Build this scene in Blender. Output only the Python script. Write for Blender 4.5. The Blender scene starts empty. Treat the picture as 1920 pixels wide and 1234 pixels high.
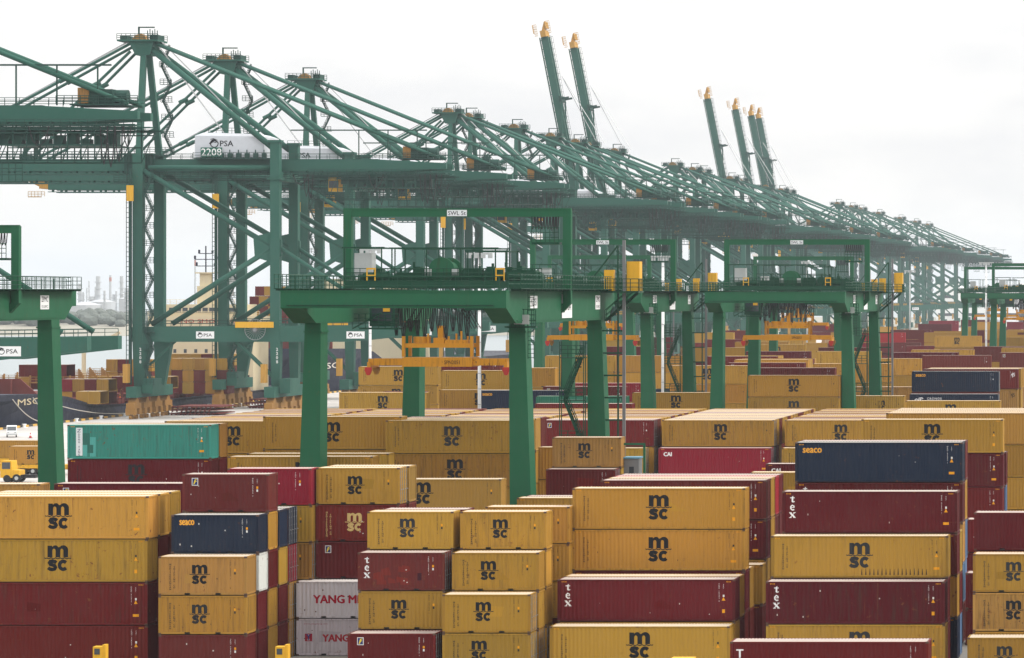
import bpy, bmesh, math, random
from mathutils import Vector, Matrix
R = math.radians
random.seed(7)
SC = bpy.context.scene
COL = SC.collection

# ------------------------------------------------------------------ camera
# the container sides face the lens squarely; the frame is the left part of a shifted view
FPX, U0, V0, CAMH = 6900.0, 2290.0, 552.0, 25.4      # focal length (photo px), vanishing point, eye height (m)
cam_d = bpy.data.cameras.new('camera'); cam = bpy.data.objects.new('camera', cam_d); COL.objects.link(cam)
cam.location = (0, 0, CAMH); cam.rotation_euler = (R(90), 0, 0)
cam_d.sensor_width = 36.0; cam_d.lens = 36.0 * FPX / 1920
cam_d.shift_x = (960 - U0) / 1920; cam_d.shift_y = -(617 - V0) / 1920
cam_d.clip_start = 1.0; cam_d.clip_end = 40000
SC.camera = cam

# ------------------------------------------------------------------ sky, sun, exposure
SUN_AZ, SUN_EL = 82.0, 42.0          # degrees clockwise from straight ahead (+Y), elevation
w = bpy.data.worlds.new('World'); SC.world = w; w.use_nodes = True
nt = w.node_tree; nt.nodes.clear()
def wn(t, **k):
    n = nt.nodes.new(t)
    for a, b in k.items(): setattr(n, a, b)
    return n
sky = wn('ShaderNodeTexSky', sky_type='NISHITA', sun_disc=False, sun_elevation=R(SUN_EL), sun_rotation=R(SUN_AZ), air_density=1.5, dust_density=6.0, ozone_density=1.0)
scl = wn('ShaderNodeVectorMath', operation='SCALE'); scl.inputs['Scale'].default_value = 0.1
nt.links.new(sky.outputs[0], scl.inputs[0])
tc = wn('ShaderNodeTexCoord')
mp = wn('ShaderNodeMapping'); mp.inputs['Scale'].default_value = (1.0, 1.0, 2.6)
nt.links.new(tc.outputs['Generated'], mp.inputs[0])
nz = wn('ShaderNodeTexNoise'); nz.inputs['Scale'].default_value = 13.0; nz.inputs['Detail'].default_value = 6; nz.inputs['Roughness'].default_value = 0.55
nt.links.new(mp.outputs[0], nz.inputs['Vector'])
cr = wn('ShaderNodeValToRGB'); cr.color_ramp.elements[0].position = 0.34; cr.color_ramp.elements[1].position = 0.62
cr.color_ramp.elements[0].color = (0.95, 0.952, 0.962, 1); cr.color_ramp.elements[1].color = (1.10, 1.085, 1.06, 1)
nt.links.new(nz.outputs[0], cr.inputs[0])
# overcast dome: the standard luminance law, three times brighter overhead than at the horizon
SKY_H = 0.965
sz = wn('ShaderNodeSeparateXYZ'); nt.links.new(tc.outputs['Generated'], sz.inputs[0])
ov = wn('ShaderNodeMapRange', clamp=True); ov.inputs[1].default_value = 0.0; ov.inputs[2].default_value = 1.0; ov.inputs[3].default_value = SKY_H; ov.inputs[4].default_value = SKY_H*2.9
nt.links.new(sz.outputs[2], ov.inputs[0])
cl = wn('ShaderNodeVectorMath', operation='SCALE'); nt.links.new(ov.outputs[0], cl.inputs['Scale'])
nt.links.new(cr.outputs[0], cl.inputs[0])
mx = wn('ShaderNodeMix', data_type='RGBA'); mx.inputs[0].default_value = 0.9
nt.links.new(scl.outputs[0], mx.inputs[6]); nt.links.new(cl.outputs[0], mx.inputs[7])
bg = wn('ShaderNodeBackground'); bg.inputs['Strength'].default_value = 1.0
out = wn('ShaderNodeOutputWorld')
nt.links.new(mx.outputs[2], bg.inputs['Color']); nt.links.new(bg.outputs[0], out.inputs[0])

sun_d = bpy.data.lights.new('sun', 'SUN'); sun = bpy.data.objects.new('sun', sun_d); COL.objects.link(sun)
sun_d.energy = 2.2; sun_d.angle = R(14); sun_d.color = (1.0, 0.95, 0.87)
sun.rotation_euler = (R(90 - SUN_EL), 0, R(180 - SUN_AZ)); sun.location = (60, 40, 200)

vs = SC.view_settings; vs.view_transform = 'Standard'; vs.look = 'None'; vs.gamma = 1.0; vs.exposure = 0.0
vs.use_curve_mapping = False
SC.cycles.use_denoising = True
SC.cycles.max_bounces = 6; SC.cycles.diffuse_bounces = 3; SC.cycles.glossy_bounces = 3
SC.cycles.transmission_bounces = 2; SC.cycles.volume_bounces = 2; SC.cycles.transparent_max_bounces = 6
SC.cycles.caustics_reflective = False; SC.cycles.caustics_refractive = False

# ------------------------------------------------------------------ helpers
def at(u, v, Y):
    """world point seen at photo pixel (u, v) at depth Y"""
    return Vector(((u - U0) * Y / FPX, Y, CAMH - (v - V0) * Y / FPX))
def ax(u, Y): return (u - U0) * Y / FPX
def az(v, Y): return CAMH - (v - V0) * Y / FPX

class MB:
    """collects simple solids into one mesh"""
    def __init__(s): s.v = []; s.f = []; s.m = []
    def add(s, vs, fs, m=0):
        b = len(s.v); s.v += [tuple(p) for p in vs]
        for f in fs: s.f.append(tuple(i + b for i in f)); s.m.append(m)
        return s
    def hexa(s, p, m=0):      # p: 4 bottom ccw, 4 top ccw
        return s.add(p, [(3,2,1,0),(4,5,6,7),(0,1,5,4),(1,2,6,5),(2,3,7,6),(3,0,4,7)], m)
    def box(s, x0, x1, y0, y1, z0, z1, m=0):
        return s.hexa([(x0,y0,z0),(x1,y0,z0),(x1,y1,z0),(x0,y1,z0),(x0,y0,z1),(x1,y0,z1),(x1,y1,z1),(x0,y1,z1)], m)
    def taper(s, a, b, m=0):  # a, b: (x0,x1,y0,y1,z) bottom and top rectangles
        return s.hexa([(a[0],a[2],a[4]),(a[1],a[2],a[4]),(a[1],a[3],a[4]),(a[0],a[3],a[4]),(b[0],b[2],b[4]),(b[1],b[2],b[4]),(b[1],b[3],b[4]),(b[0],b[3],b[4])], m)
    def tube(s, p0, p1, r, n=8, r2=None, m=0, caps=True):
        p0 = Vector(p0); p1 = Vector(p1); d = (p1 - p0)
        if d.length < 1e-6: return s
        d.normalize(); a = d.cross(Vector((0,0,1)))
        if a.length < 1e-3: a = d.cross(Vector((1,0,0)))
        a.normalize(); b = d.cross(a); r2 = r if r2 is None else r2
        vs = []
        for p, rr in ((p0, r), (p1, r2)):
            for i in range(n):
                t = 2*math.pi*i/n; vs.append(p + (a*math.cos(t) + b*math.sin(t))*rr)
        fs = [(i, (i+1) % n, n+(i+1) % n, n+i) for i in range(n)]
        if caps: fs += [tuple(range(n))[::-1], tuple(range(n, 2*n))]
        return s.add(vs, fs, m)
    def path(s, pts, r, n=6, m=0):
        for a, b in zip(pts[:-1], pts[1:]): s.tube(a, b, r, n, m=m)
        return s
    def beam(s, p0, p1, wd, ht, m=0):   # box section along p0-p1, wd sideways, ht up
        p0 = Vector(p0); p1 = Vector(p1); d = (p1-p0).normalized()
        a = d.cross(Vector((0,0,1)))
        if a.length < 1e-3: a = Vector((0,1,0))
        a.normalize(); b = a.cross(d).normalized(); a *= wd/2; b *= ht/2
        return s.hexa([p0-a-b, p1-a-b, p1+a-b, p0+a-b, p0-a+b, p1-a+b, p1+a+b, p0+a+b], m)
    def prism(s, pts, y0, y1, m=0):     # polygon in x,z pushed from y0 to y1
        n = len(pts); vs = [(x, y0, z) for x, z in pts] + [(x, y1, z) for x, z in pts]
        return s.add(vs, [tuple(range(n)), tuple(range(n, 2*n))[::-1]] + [(i, n+i, n+(i+1) % n, (i+1) % n) for i in range(n)], m)
    def prismx(s, pts, x0, x1, m=0):    # polygon in y,z pushed from x0 to x1
        n = len(pts); vs = [(x0, y, z) for y, z in pts] + [(x1, y, z) for y, z in pts]
        return s.add(vs, [tuple(range(n))[::-1], tuple(range(n, 2*n))] + [(i, (i+1) % n, n+(i+1) % n, n+i) for i in range(n)], m)
    def disc(s, c, r, y0, y1, n=20, m=0):
        return s.prism([(c[0]+r*math.cos(2*math.pi*i/n), c[1]+r*math.sin(2*math.pi*i/n)) for i in range(n)], y0, y1, m)
    def rail(s, pts, h=1.1, step=1.5, r=0.03, mids=2, m=0):
        """hand rail with posts along a polyline"""
        for k in range(1, mids+2):
            z = h*k/(mids+1)
            for a, b in zip(pts[:-1], pts[1:]):
                s.tube((a[0],a[1],a[2]+z), (b[0],b[1],b[2]+z), r, 4, m=m, caps=False)
        for a, b in zip(pts[:-1], pts[1:]):
            L = (Vector(b)-Vector(a)).length; n = max(1, int(round(L/step)))
            for i in range(n+1):
                p = Vector(a).lerp(Vector(b), i/n); s.tube(p, p+Vector((0,0,h)), r*1.15, 4, m=m, caps=False)
        return s
    def mesh(s, name, *mats, smooth=False):
        me = bpy.data.meshes.new(name); me.from_pydata(s.v, [], s.f)
        for mt in mats: me.materials.append(mt)
        if len(mats) > 1: me.polygons.foreach_set('material_index', s.m)
        me.validate()
        bm = bmesh.new(); bm.from_mesh(me); bmesh.ops.recalc_face_normals(bm, faces=bm.faces); bm.to_mesh(me); bm.free()
        if smooth: me.shade_smooth()
        me.update(); return me

def obj(name, me, parent=None, loc=None, rot=None, color=None, kind=None, label=None, cat=None, group=None):
    o = bpy.data.objects.new(name, me); COL.objects.link(o)
    if parent is not None: o.parent = parent
    if loc is not None: o.location = loc
    if rot is not None: o.rotation_euler = rot
    if color is not None: o.color = (*color[:3], 1)
    if kind: o['kind'] = kind
    if label: o['label'] = label
    if cat: o['category'] = cat
    if group: o['group'] = group
    return o
def thing(name, label, cat, loc=(0,0,0), rot=None, group=None):
    o = obj(name, None, loc=loc, rot=rot, label=label, cat=cat, group=group); o.empty_display_size = 0.5; return o
def copy_tree(o, parent=None, loc=None):
    c = o.copy(); COL.objects.link(c); c.parent = parent
    if loc is not None: c.location = loc
    for ch in o.children: copy_tree(ch, c)
    return c

# ------------------------------------------------------------------ materials
def mat_base(name):
    m = bpy.data.materials.new(name); m.use_nodes = True
    return m, m.node_tree, m.node_tree.nodes['Principled BSDF']
def N(t, kind, **k):
    n = t.nodes.new(kind)
    for a, b in k.items():
        if a.startswith('i_'): n.inputs[a[2:].replace('_', ' ')].default_value = b
        else: setattr(n, a, b)
    return n
def coords(t, scale=(1,1,1), per_object=True):
    c = N(t, 'ShaderNodeTexCoord'); mpn = N(t, 'ShaderNodeMapping'); mpn.inputs['Scale'].default_value = scale
    t.links.new(c.outputs['Object'], mpn.inputs[0])
    if per_object:
        oi = N(t, 'ShaderNodeObjectInfo'); ml = N(t, 'ShaderNodeMath', operation='MULTIPLY'); ml.inputs[1].default_value = 91.0
        cb = N(t, 'ShaderNodeCombineXYZ'); t.links.new(oi.outputs['Random'], ml.inputs[0])
        for i in range(3): t.links.new(ml.outputs[0], cb.inputs[i])
        t.links.new(cb.outputs[0], mpn.inputs['Location'])
    return mpn.outputs[0]
def mixc(t, fac, a, b, blend='MIX'):
    n = N(t, 'ShaderNodeMix', data_type='RGBA', blend_type=blend)
    for s, x in ((0, fac), (6, a), (7, b)):
        if isinstance(x, (int, float)): n.inputs[s].default_value = x
        elif isinstance(x, tuple): n.inputs[s].default_value = (*x[:3], 1)
        else: t.links.new(x, n.inputs[s])
    return n.outputs[2]
def noise(t, vec, scale, detail=4, rough=0.6, lo=0.4, hi=0.6):
    n = N(t, 'ShaderNodeTexNoise'); n.inputs['Scale'].default_value = scale; n.inputs['Detail'].default_value = detail; n.inputs['Roughness'].default_value = rough
    t.links.new(vec, n.inputs['Vector'])
    mr = N(t, 'ShaderNodeMapRange'); mr.inputs[1].default_value = lo; mr.inputs[2].default_value = hi; mr.clamp = True
    t.links.new(n.outputs[0], mr.inputs[0]); return mr.outputs[0]
def mth(t, op, a, b=None):
    n = N(t, 'ShaderNodeMath', operation=op)
    for i, x in enumerate((a, b)):
        if x is None: continue
        if isinstance(x, (int, float)): n.inputs[i].default_value = x
        else: t.links.new(x, n.inputs[i])
    return n.outputs[0]

def paint(name, color=None, rough=0.45, bump=0.08, rvar=1.0, dust_glare=0.0, wear=0.25, rust=(0.16, 0.06, 0.025), streak=0.25, spec=0.08, rust_amt=0.5, metallic=0.0, fade=None):
    """weathered paint; colour None takes the object's own colour"""
    m, t, b = mat_base(name)
    if color is None:
        oi = N(t, 'ShaderNodeObjectInfo'); base = oi.outputs['Color']
        hs = N(t, 'ShaderNodeHueSaturation'); t.links.new(base, hs.inputs['Color'])
        vr = N(t, 'ShaderNodeMapRange'); vr.inputs[3].default_value = 0.80; vr.inputs[4].default_value = 1.16
        t.links.new(oi.outputs['Random'], vr.inputs[0]); t.links.new(vr.outputs[0], hs.inputs['Value']); base = hs.outputs[0]
        h2 = N(t, 'ShaderNodeMapRange'); h2.inputs[3].default_value = 0.494; h2.inputs[4].default_value = 0.5015; t.links.new(mth(t, 'FRACT', mth(t, 'MULTIPLY', oi.outputs['Random'], 13.7)), h2.inputs[0]); t.links.new(h2.outputs[0], hs.inputs['Hue'])
    else: base = color
    v = coords(t); vst = coords(t, (3.0, 3.0, 0.22))
    if dust_glare: base = mixc(t, dust_glare, base, (0.60, 0.56, 0.50))  # pale dust tone, strengthened to paint in sky glare on upward faces
    c1 = mixc(t, mth(t, 'MULTIPLY', noise(t, v, 0.45, 3, 0.5, 0.35, 0.75), fade if fade is not None else 0.012), base, (0.55, 0.52, 0.46))
    own = N(t, 'ShaderNodeObjectInfo').outputs['Random']
    age = mth(t, 'ADD', 0.3, mth(t, 'MULTIPLY', mth(t, 'POWER', mth(t, 'FRACT', mth(t, 'MULTIPLY', own, 37.0)), 2.0), 2.0))
    c2 = mixc(t, mth(t, 'MULTIPLY', mth(t, 'MULTIPLY', noise(t, vst, 1.3, 6, 0.7, 0.5, 0.74), streak), age), c1, (0.05, 0.038, 0.028))
    vrun = coords(t, (9.0, 9.0, 0.35))
    run = mth(t, 'MULTIPLY', noise(t, vrun, 1.0, 4, 0.6, 0.62, 0.72), mth(t, 'MULTIPLY', age, rust_amt*0.28))
    c2 = mixc(t, run, c2, rust)
    rm = mth(t, 'MULTIPLY', noise(t, v, 2.6, 8, 0.72, 0.60, 0.68), mth(t, 'MULTIPLY', noise(t, v, 0.5, 2, 0.5, 0.42, 0.62), mth(t, 'MULTIPLY', age, rust_amt)))
    c3 = mixc(t, rm, c2, rust)
    t.links.new(c3, b.inputs['Base Color'])
    rr = N(t, 'ShaderNodeMapRange'); rr.inputs[3].default_value = rough - 0.08*rvar; rr.inputs[4].default_value = rough + 0.2*rvar
    t.links.new(noise(t, v, 1.1, 5, 0.6, 0.3, 0.8), rr.inputs[0]); t.links.new(rr.outputs[0], b.inputs['Roughness'])
    b.inputs['Specular IOR Level'].default_value = spec; b.inputs['Metallic'].default_value = metallic
    bp = N(t, 'ShaderNodeBump'); bp.inputs['Strength'].default_value = bump; bp.inputs['Distance'].default_value = 0.02
    t.links.new(noise(t, v, 1.7, 3, 0.5, 0.2, 0.8), bp.inputs['Height']); t.links.new(bp.outputs[0], b.inputs['Normal'])
    return m
def plain(name, color=None, rough=0.5, metallic=0.0, spec=0.25, var=0.12):
    m, t, b = mat_base(name); v = coords(t)
    if color is None:
        base = N(t, 'ShaderNodeObjectInfo').outputs['Color']
    else: base = color
    c = mixc(t, mth(t, 'MULTIPLY', noise(t, v, 1.5, 4, 0.6, 0.3, 0.8), var), base, (0.08, 0.07, 0.06))
    t.links.new(c, b.inputs['Base Color']); b.inputs['Roughness'].default_value = rough; b.inputs['Metallic'].default_value = metallic
    b.inputs['Specular IOR Level'].default_value = spec; return m

M = {}
M['box'] = paint('container_paint', None, 0.45, rust_amt=1.15, streak=0.32, bump=0.22)
M['frame'] = paint('container_frame_paint', None, 0.5, rust_amt=1.5, streak=0.35)
M['roof'] = paint('dust_and_glare_roof', None, 0.9, rust_amt=0.35, streak=0.05, fade=0.12, spec=0.0, bump=0.0, rvar=0.1, dust_glare=0.55)  # roof dust plus overcast glare, both mixed into the colour
M['rusty'] = paint('rusty_container_paint', None, 0.55, rust_amt=1.9, streak=0.5)
M['decal'] = plain('painted_print', None, 0.6, var=0.05, spec=0.04)
M['steel'] = plain('galvanised_steel', (0.30, 0.31, 0.32), 0.4, 0.6)
M['dark'] = plain('recess_shade', (0.02, 0.02, 0.02), 0.7)  # near-black colour stands in for shade behind the fork pockets
M['rtg'] = paint('yard_crane_green', (0.018, 0.105, 0.052), 0.55, bump=0.0, rvar=0.25, streak=0.28, rust_amt=0.35, spec=0.05)
M['rtg_d'] = paint('yard_crane_dark_green', (0.010, 0.058, 0.034), 0.45, streak=0.2, rust_amt=0.3)
M['sts'] = paint('quay_crane_green', (0.028, 0.102, 0.077), 0.55, bump=0.0, rvar=0.4, streak=0.14, rust_amt=0.3)
M['sts_d'] = paint('quay_crane_walkway', (0.02, 0.062, 0.05), 0.55, streak=0.2, rust_amt=0.4)
M['orange'] = paint('spreader_orange', (0.60, 0.265, 0.02), 0.45, streak=0.45, rust_amt=1.3, rust=(0.09, 0.035, 0.02))
M['yellowsafe'] = paint('safety_yellow', (0.66, 0.36, 0.03), 0.45, streak=0.3, rust_amt=0.7)
M['bogie'] = paint('bogie_ochre', (0.30, 0.155, 0.04), 0.55, streak=0.5, rust_amt=1.4)
M['white'] = plain('white_paint', (0.82, 0.83, 0.84), 0.5, var=0.05)
M['house'] = plain('house_cladding', (0.56, 0.58, 0.62), 0.5, var=0.08)
M['black'] = plain('black_rubber', (0.018, 0.018, 0.02), 0.7)
M['red'] = plain('red_paint', (0.45, 0.03, 0.025), 0.5)
M['pole'] = plain('dull_steel_pole', (0.16, 0.165, 0.17), 0.5)
M['grey'] = plain('grey_cabinet', (0.42, 0.44, 0.44), 0.45)
M['glass'] = plain('dark_glass', (0.03, 0.04, 0.05), 0.1, spec=0.8)
M['hull'] = paint('ship_hull_navy', (0.022, 0.026, 0.045), 0.45, streak=0.35, rust_amt=0.6)
M['ship_red'] = paint('ship_deck_oxide', (0.15, 0.035, 0.03), 0.6, streak=0.4, rust_amt=0.8)
M['cream'] = paint('ship_house_cream', (0.72, 0.62, 0.42), 0.5, streak=0.18, rust_amt=0.8, rust=(0.35, 0.16, 0.04))
M['rope'] = plain('mooring_rope', (0.5, 0.47, 0.42), 0.9)
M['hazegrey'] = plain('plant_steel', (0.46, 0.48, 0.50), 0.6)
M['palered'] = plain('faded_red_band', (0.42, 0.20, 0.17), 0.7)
M['foliage'] = plain('far_foliage', (0.12, 0.138, 0.12), 0.9, var=0.3)  # green paled so the colour itself carries part of the distance haze
# ------------------------------------------------------------------ ground, water, quay
QX = -229.0            # quay edge
def concrete(name, col, crack=0.25):
    m, t, b = mat_base(name); c = N(t, 'ShaderNodeTexCoord'); v = c.outputs['Object']
    a = mixc(t, noise(t, v, 0.05, 6, 0.6, 0.35, 0.7), col, tuple(x*0.72 for x in col))
    a = mixc(t, mth(t, 'MULTIPLY', noise(t, v, 0.7, 6, 0.7, 0.5, 0.8), crack), a, (0.08, 0.075, 0.07))
    br = N(t, 'ShaderNodeTexBrick'); br.offset = 0.0
    for k, x in (('Color1', (1,1,1,1)), ('Color2', (0.93,0.93,0.93,1)), ('Mortar', (0.62,0.61,0.6,1))): br.inputs[k].default_value = x
    br.inputs['Scale'].default_value = 1.0; br.inputs['Brick Width'].default_value = 7.5; br.inputs['Row Height'].default_value = 6.0; br.inputs['Mortar Size'].default_value = 0.04
    t.links.new(v, br.inputs['Vector'])
    t.links.new(mixc(t, 1.0, a, br.outputs[0], 'MULTIPLY'), b.inputs['Base Color']); b.inputs['Roughness'].default_value = 0.8; return m
M['apron'] = concrete('apron_concrete', (0.52, 0.49, 0.46))
M['yard'] = concrete('yard_pavement', (0.24, 0.225, 0.20))
m, t, b = mat_base('sea_water'); M['sea'] = m
c = N(t, 'ShaderNodeTexCoord'); mpn = N(t, 'ShaderNodeMapping'); mpn.inputs['Scale'].default_value = (0.12, 0.05, 0.1); t.links.new(c.outputs['Object'], mpn.inputs[0])
b.inputs['Base Color'].default_value = (0.16, 0.20, 0.21, 1); b.inputs['Roughness'].default_value = 0.28
bp = N(t, 'ShaderNodeBump'); bp.inputs['Strength'].default_value = 0.35; bp.inputs['Distance'].default_value = 0.6
t.links.new(noise(t, mpn.outputs[0], 2.0, 8, 0.65, 0.2, 0.8), bp.inputs['Height']); t.links.new(bp.outputs[0], b.inputs['Normal'])

FAR = 12000; HAZE = 6.2e-5
obj('ground', MB().add([(QX+0.6,-60,0),(4200,-60,0),(4200,FAR,0),(QX+0.6,FAR,0)], [(0,1,2,3)]).mesh('ground', M['yard']), kind='structure')
obj('quay_apron', MB().add([(QX+0.6,300,0.004),(-128,300,0.004),(-128,6000,0.004),(QX+0.6,6000,0.004)], [(0,1,2,3)]).mesh('quay_apron', M['apron']), kind='structure')
obj('water', MB().add([(-9000,-60,-2.6),(QX+2,-60,-2.6),(QX+2,FAR,-2.6),(-9000,FAR,-2.6)], [(0,1,2,3)]).mesh('water', M['sea']), kind='structure')
obj('quay_wall', MB().box(QX, QX+0.6, -60, FAR, -4, 0.05).mesh('quay_wall', M['apron']), kind='structure')
m, t, b = mat_base('kerb_stripes'); c = N(t, 'ShaderNodeTexCoord'); sp = N(t, 'ShaderNodeSeparateXYZ'); t.links.new(c.outputs['Object'], sp.inputs[0])
f = mth(t, 'GREATER_THAN', mth(t, 'FRACT', mth(t, 'MULTIPLY', sp.outputs[1], 0.2)), 0.5)
t.links.new(mixc(t, f, (0.03,0.03,0.03), (0.62,0.36,0.05)), b.inputs['Base Color']); M['kerb'] = m
obj('kerb', MB().box(QX+0.1, QX+0.55, 300, 2500, 0.05, 0.42).mesh('kerb', m), kind='structure')
# painted lane lines on the apron
lines = MB()
for x in (-219.5, -190.5, -183, -176.5, -170):
    lines.add([(x,320,0.008),(x+0.25,320,0.008),(x+0.25,2500,0.008),(x,2500,0.008)], [(0,1,2,3)])
obj('lane_line', lines.mesh('lane_line', plain('lane_paint', (0.62,0.58,0.5), 0.7)), kind='structure')
# ------------------------------------------------------------------ lettering
_txt = {}; MISS = []
def text_mesh(s, size=1.0, bold=0.0, spacing=1.0, sx=1.0):
    """flat lettering as (verts, faces), centred at the origin, in x (right) and z (up)"""
    key = (s, size, bold, spacing, sx)
    if key in _txt: return _txt[key]
    MISS.append(s)
    cu = bpy.data.curves.new('lettering', 'FONT'); cu.body = s; cu.size = size; cu.offset = bold*size; cu.space_character = spacing; cu.resolution_u = 2
    cu.align_x = 'CENTER'; cu.align_y = 'CENTER'; cu.fill_mode = 'FRONT'
    o = bpy.data.objects.new('lettering', cu); COL.objects.link(o)
    dg = bpy.context.evaluated_depsgraph_get(); dg.update()
    me = bpy.data.meshes.new_from_object(o.evaluated_get(dg))
    vs = [(v.co.x*sx, v.co.y) for v in me.vertices]; fs = [tuple(p.vertices) for p in me.polygons]
    bpy.data.objects.remove(o); bpy.data.curves.remove(cu); bpy.data.meshes.remove(me)
    if vs:
        cx = (min(v[0] for v in vs)+max(v[0] for v in vs))/2; cz = (min(v[1] for v in vs)+max(v[1] for v in vs))/2
        vs = [(x-cx, z-cz) for x, z in vs]
    _txt[key] = (vs, fs); return vs, fs
class Flat:
    """flat artwork in x,z (the third value lifts a layer a hair)"""
    def __init__(s): s.v = []; s.f = []
    def put(s, art, x=0, z=0, k=1.0, kz=None, lift=0.0):
        b = len(s.v); kz = k if kz is None else kz
        s.v += [(x+p[0]*k, z+p[1]*kz, lift+(p[2] if len(p) > 2 else 0)) for p in art[0]]; s.f += [tuple(i+b for i in f) for f in art[1]]; return s
    def text(s, t, x, z, h, w=None, bold=0.0, spacing=1.0):
        vs, fs = text_mesh(t, 1.0, 0.0, spacing)
        hh = max(p[1] for p in vs)-min(p[1] for p in vs); ww = max(p[0] for p in vs)-min(p[0] for p in vs)
        kz = h/hh; k = kz if w is None else w/ww
        d = bold*h*1.1
        for n, (dx, dz) in enumerate(((0, 0), (-d, 0), (d, 0), (0, d*0.6), (0, -d*0.6)) if bold else ((0, 0),)): s.put((vs, fs), x+dx, z+dz, k, kz, n*0.0007)
        return s
    def rect(s, x0, x1, z0, z1): return s.put(([(x0,z0),(x1,z0),(x1,z1),(x0,z1)], [(0,1,2,3)]))
    def poly(s, pts): return s.put((pts, [tuple(range(len(pts)))]))
    def strip(s, pts, w):
        L = [];
        for i, p in enumerate(pts):
            a = Vector(pts[max(0,i-1)]); c = Vector(pts[min(len(pts)-1,i+1)]); d = (c-a).normalized(); n = Vector((-d.y, d.x))*w/2
            L.append((p[0]+n.x, p[1]+n.y)); L.append((p[0]-n.x, p[1]-n.y))
        return s.put((L, [(2*i, 2*i+1, 2*i+3, 2*i+2) for i in range(len(pts)-1)]))
    def column(s, word, x, ztop, pitch, h, bold=0.03):
        for i, ch in enumerate(word):
            if ch != ' ': s.text(ch, x, ztop-pitch*(i+0.5), h, bold=bold)
        return s

# ------------------------------------------------------------------ containers
L40, L20, L45 = 12.19, 5.9, 13.7
HH, HS = 2.896, 2.591
WID = 2.438
PER, FL, SL, DEP = 0.278, 0.072, 0.067, 0.036
def prof(x):
    t = (x+100*PER) % PER
    if t < FL: return 0.0
    t -= FL
    if t < SL: return DEP*t/SL
    t -= SL
    if t < FL: return DEP
    return DEP*(1-(t-FL)/SL) if t-FL < SL else 0.0
def folds(x0, x1):
    out = []; k = math.floor(x0/PER)-1
    while k*PER < x1+PER:
        for d in (0, FL, FL+SL, FL+SL+FL):
            x = k*PER+d
            if x0+1e-4 < x < x1-1e-4: out.append(x)
        k += 1
    return sorted(out)
_mesh = {}
def memo(f):
    def g(*a):
        k = (f.__name__,)+a
        if k not in _mesh: _mesh[k] = f(*a)
        return _mesh[k]
    return g
@memo
def side_mesh(L, H, mat):
    xs = [-L/2+0.15] + folds(-L/2+0.15, L/2-0.15) + [L/2-0.15]
    vs = []; 
    for x in xs: y = -WID/2+0.012+prof(x); vs += [(x,y,0.15),(x,y,H-0.09)]
    b = MB().add(vs, [(2*i,2*i+2,2*i+3,2*i+1) for i in range(len(xs)-1)])
    return b.mesh('side_panel', M[mat])
@memo
def roof_mesh(L, H, mat):
    P, d = 0.209, 0.018; xs = [-L/2+0.12]; k = -L/2+0.3
    while k < L/2-0.3: xs += [k, k+0.05, k+0.1, k+0.15]; k += P
    xs.append(L/2-0.12); vs = []
    for i, x in enumerate(xs):
        z = H-0.012 - (d if (i >= 1 and i < len(xs)-1 and (i-1) % 4 in (1, 2)) else 0)
        vs += [(x,-WID/2+0.03,z),(x,WID/2-0.03,z)]
    return MB().add(vs, [(2*i,2*i+2,2*i+3,2*i+1) for i in range(len(xs)-1)]).mesh('roof_panel', M['roof'])
@memo
def end_mesh(L, H, mat):      # corrugated blank end at +x
    ys = [-WID/2+0.15] + folds(-WID/2+0.15, WID/2-0.15) + [WID/2-0.15]; vs = []
    for y in ys: x = L/2-0.015-prof(y)*1.2; vs += [(x,y,0.15),(x,y,H-0.1)]
    return MB().add(vs, [(2*i,2*i+2,2*i+3,2*i+1) for i in range(len(ys)-1)]).mesh('end_panel', M[mat])
@memo
def frame_mesh(L, H, mat):
    b = MB(); x, y = L/2, WID/2
    for sx in (-1, 1):
        for sy in (-1, 1):
            b.box(min(sx*x, sx*(x-0.16)), max(sx*x, sx*(x-0.16)), min(sy*y, sy*(y-0.13)), max(sy*y, sy*(y-0.13)), 0.1, H-0.1)
            for z0, z1 in ((0, 0.118), (H-0.118, H)):     # corner fittings, a touch proud
                b.box(min(sx*(x+0.006), sx*(x-0.178)), max(sx*(x+0.006), sx*(x-0.178)), min(sy*(y+0.006), sy*(y-0.162)), max(sy*(y+0.006), sy*(y-0.162)), z0, z1, 1)
        b.box(min(sx*x, sx*(x-0.1)), max(sx*x, sx*(x-0.1)), -y+0.12, y-0.12, 0.02, 0.16); b.box(min(sx*x, sx*(x-0.1)), max(sx*x, sx*(x-0.1)), -y+0.12, y-0.12, H-0.13, H-0.01)
    for sy in (-1, 1):
        b.box(-x+0.15, x-0.15, min(sy*y, sy*(y-0.06)), max(sy*y, sy*(y-0.06)), H-0.1, H-0.004)
        segs = [(-x+0.15, x-0.15)] if L > 7 else [(-x+0.15, -1.21), (-0.85, 0.85), (1.21, x-0.15)]
        for a, c in segs: b.box(a, c, min(sy*y, sy*(y-0.06)), max(sy*y, sy*(y-0.06)), 0.03, 0.16)
    b.box(-x+0.1, x-0.1, -y+0.1, y-0.1, 0.06, 0.14, 2)
    return b.mesh('frame', M['frame'] if mat == 'box' else M[mat], M['casting'], M['dark'])
@memo
def door_mesh(L, H, mat, half):   # one leaf at +x
    y0, y1 = (-WID/2+0.13, -0.01) if half == 0 else (0.01, WID/2-0.13)
    b = MB().box(L/2-0.06, L/2-0.02, y0, y1, 0.17, H-0.14)
    n = 5; h = (H-0.31)/n
    for i in range(n): b.box(L/2-0.03, L/2-0.008, y0+0.08, y1-0.08, 0.17+h*i+0.09, 0.17+h*(i+1)-0.09)
    return b.mesh('door', M[mat])
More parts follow.
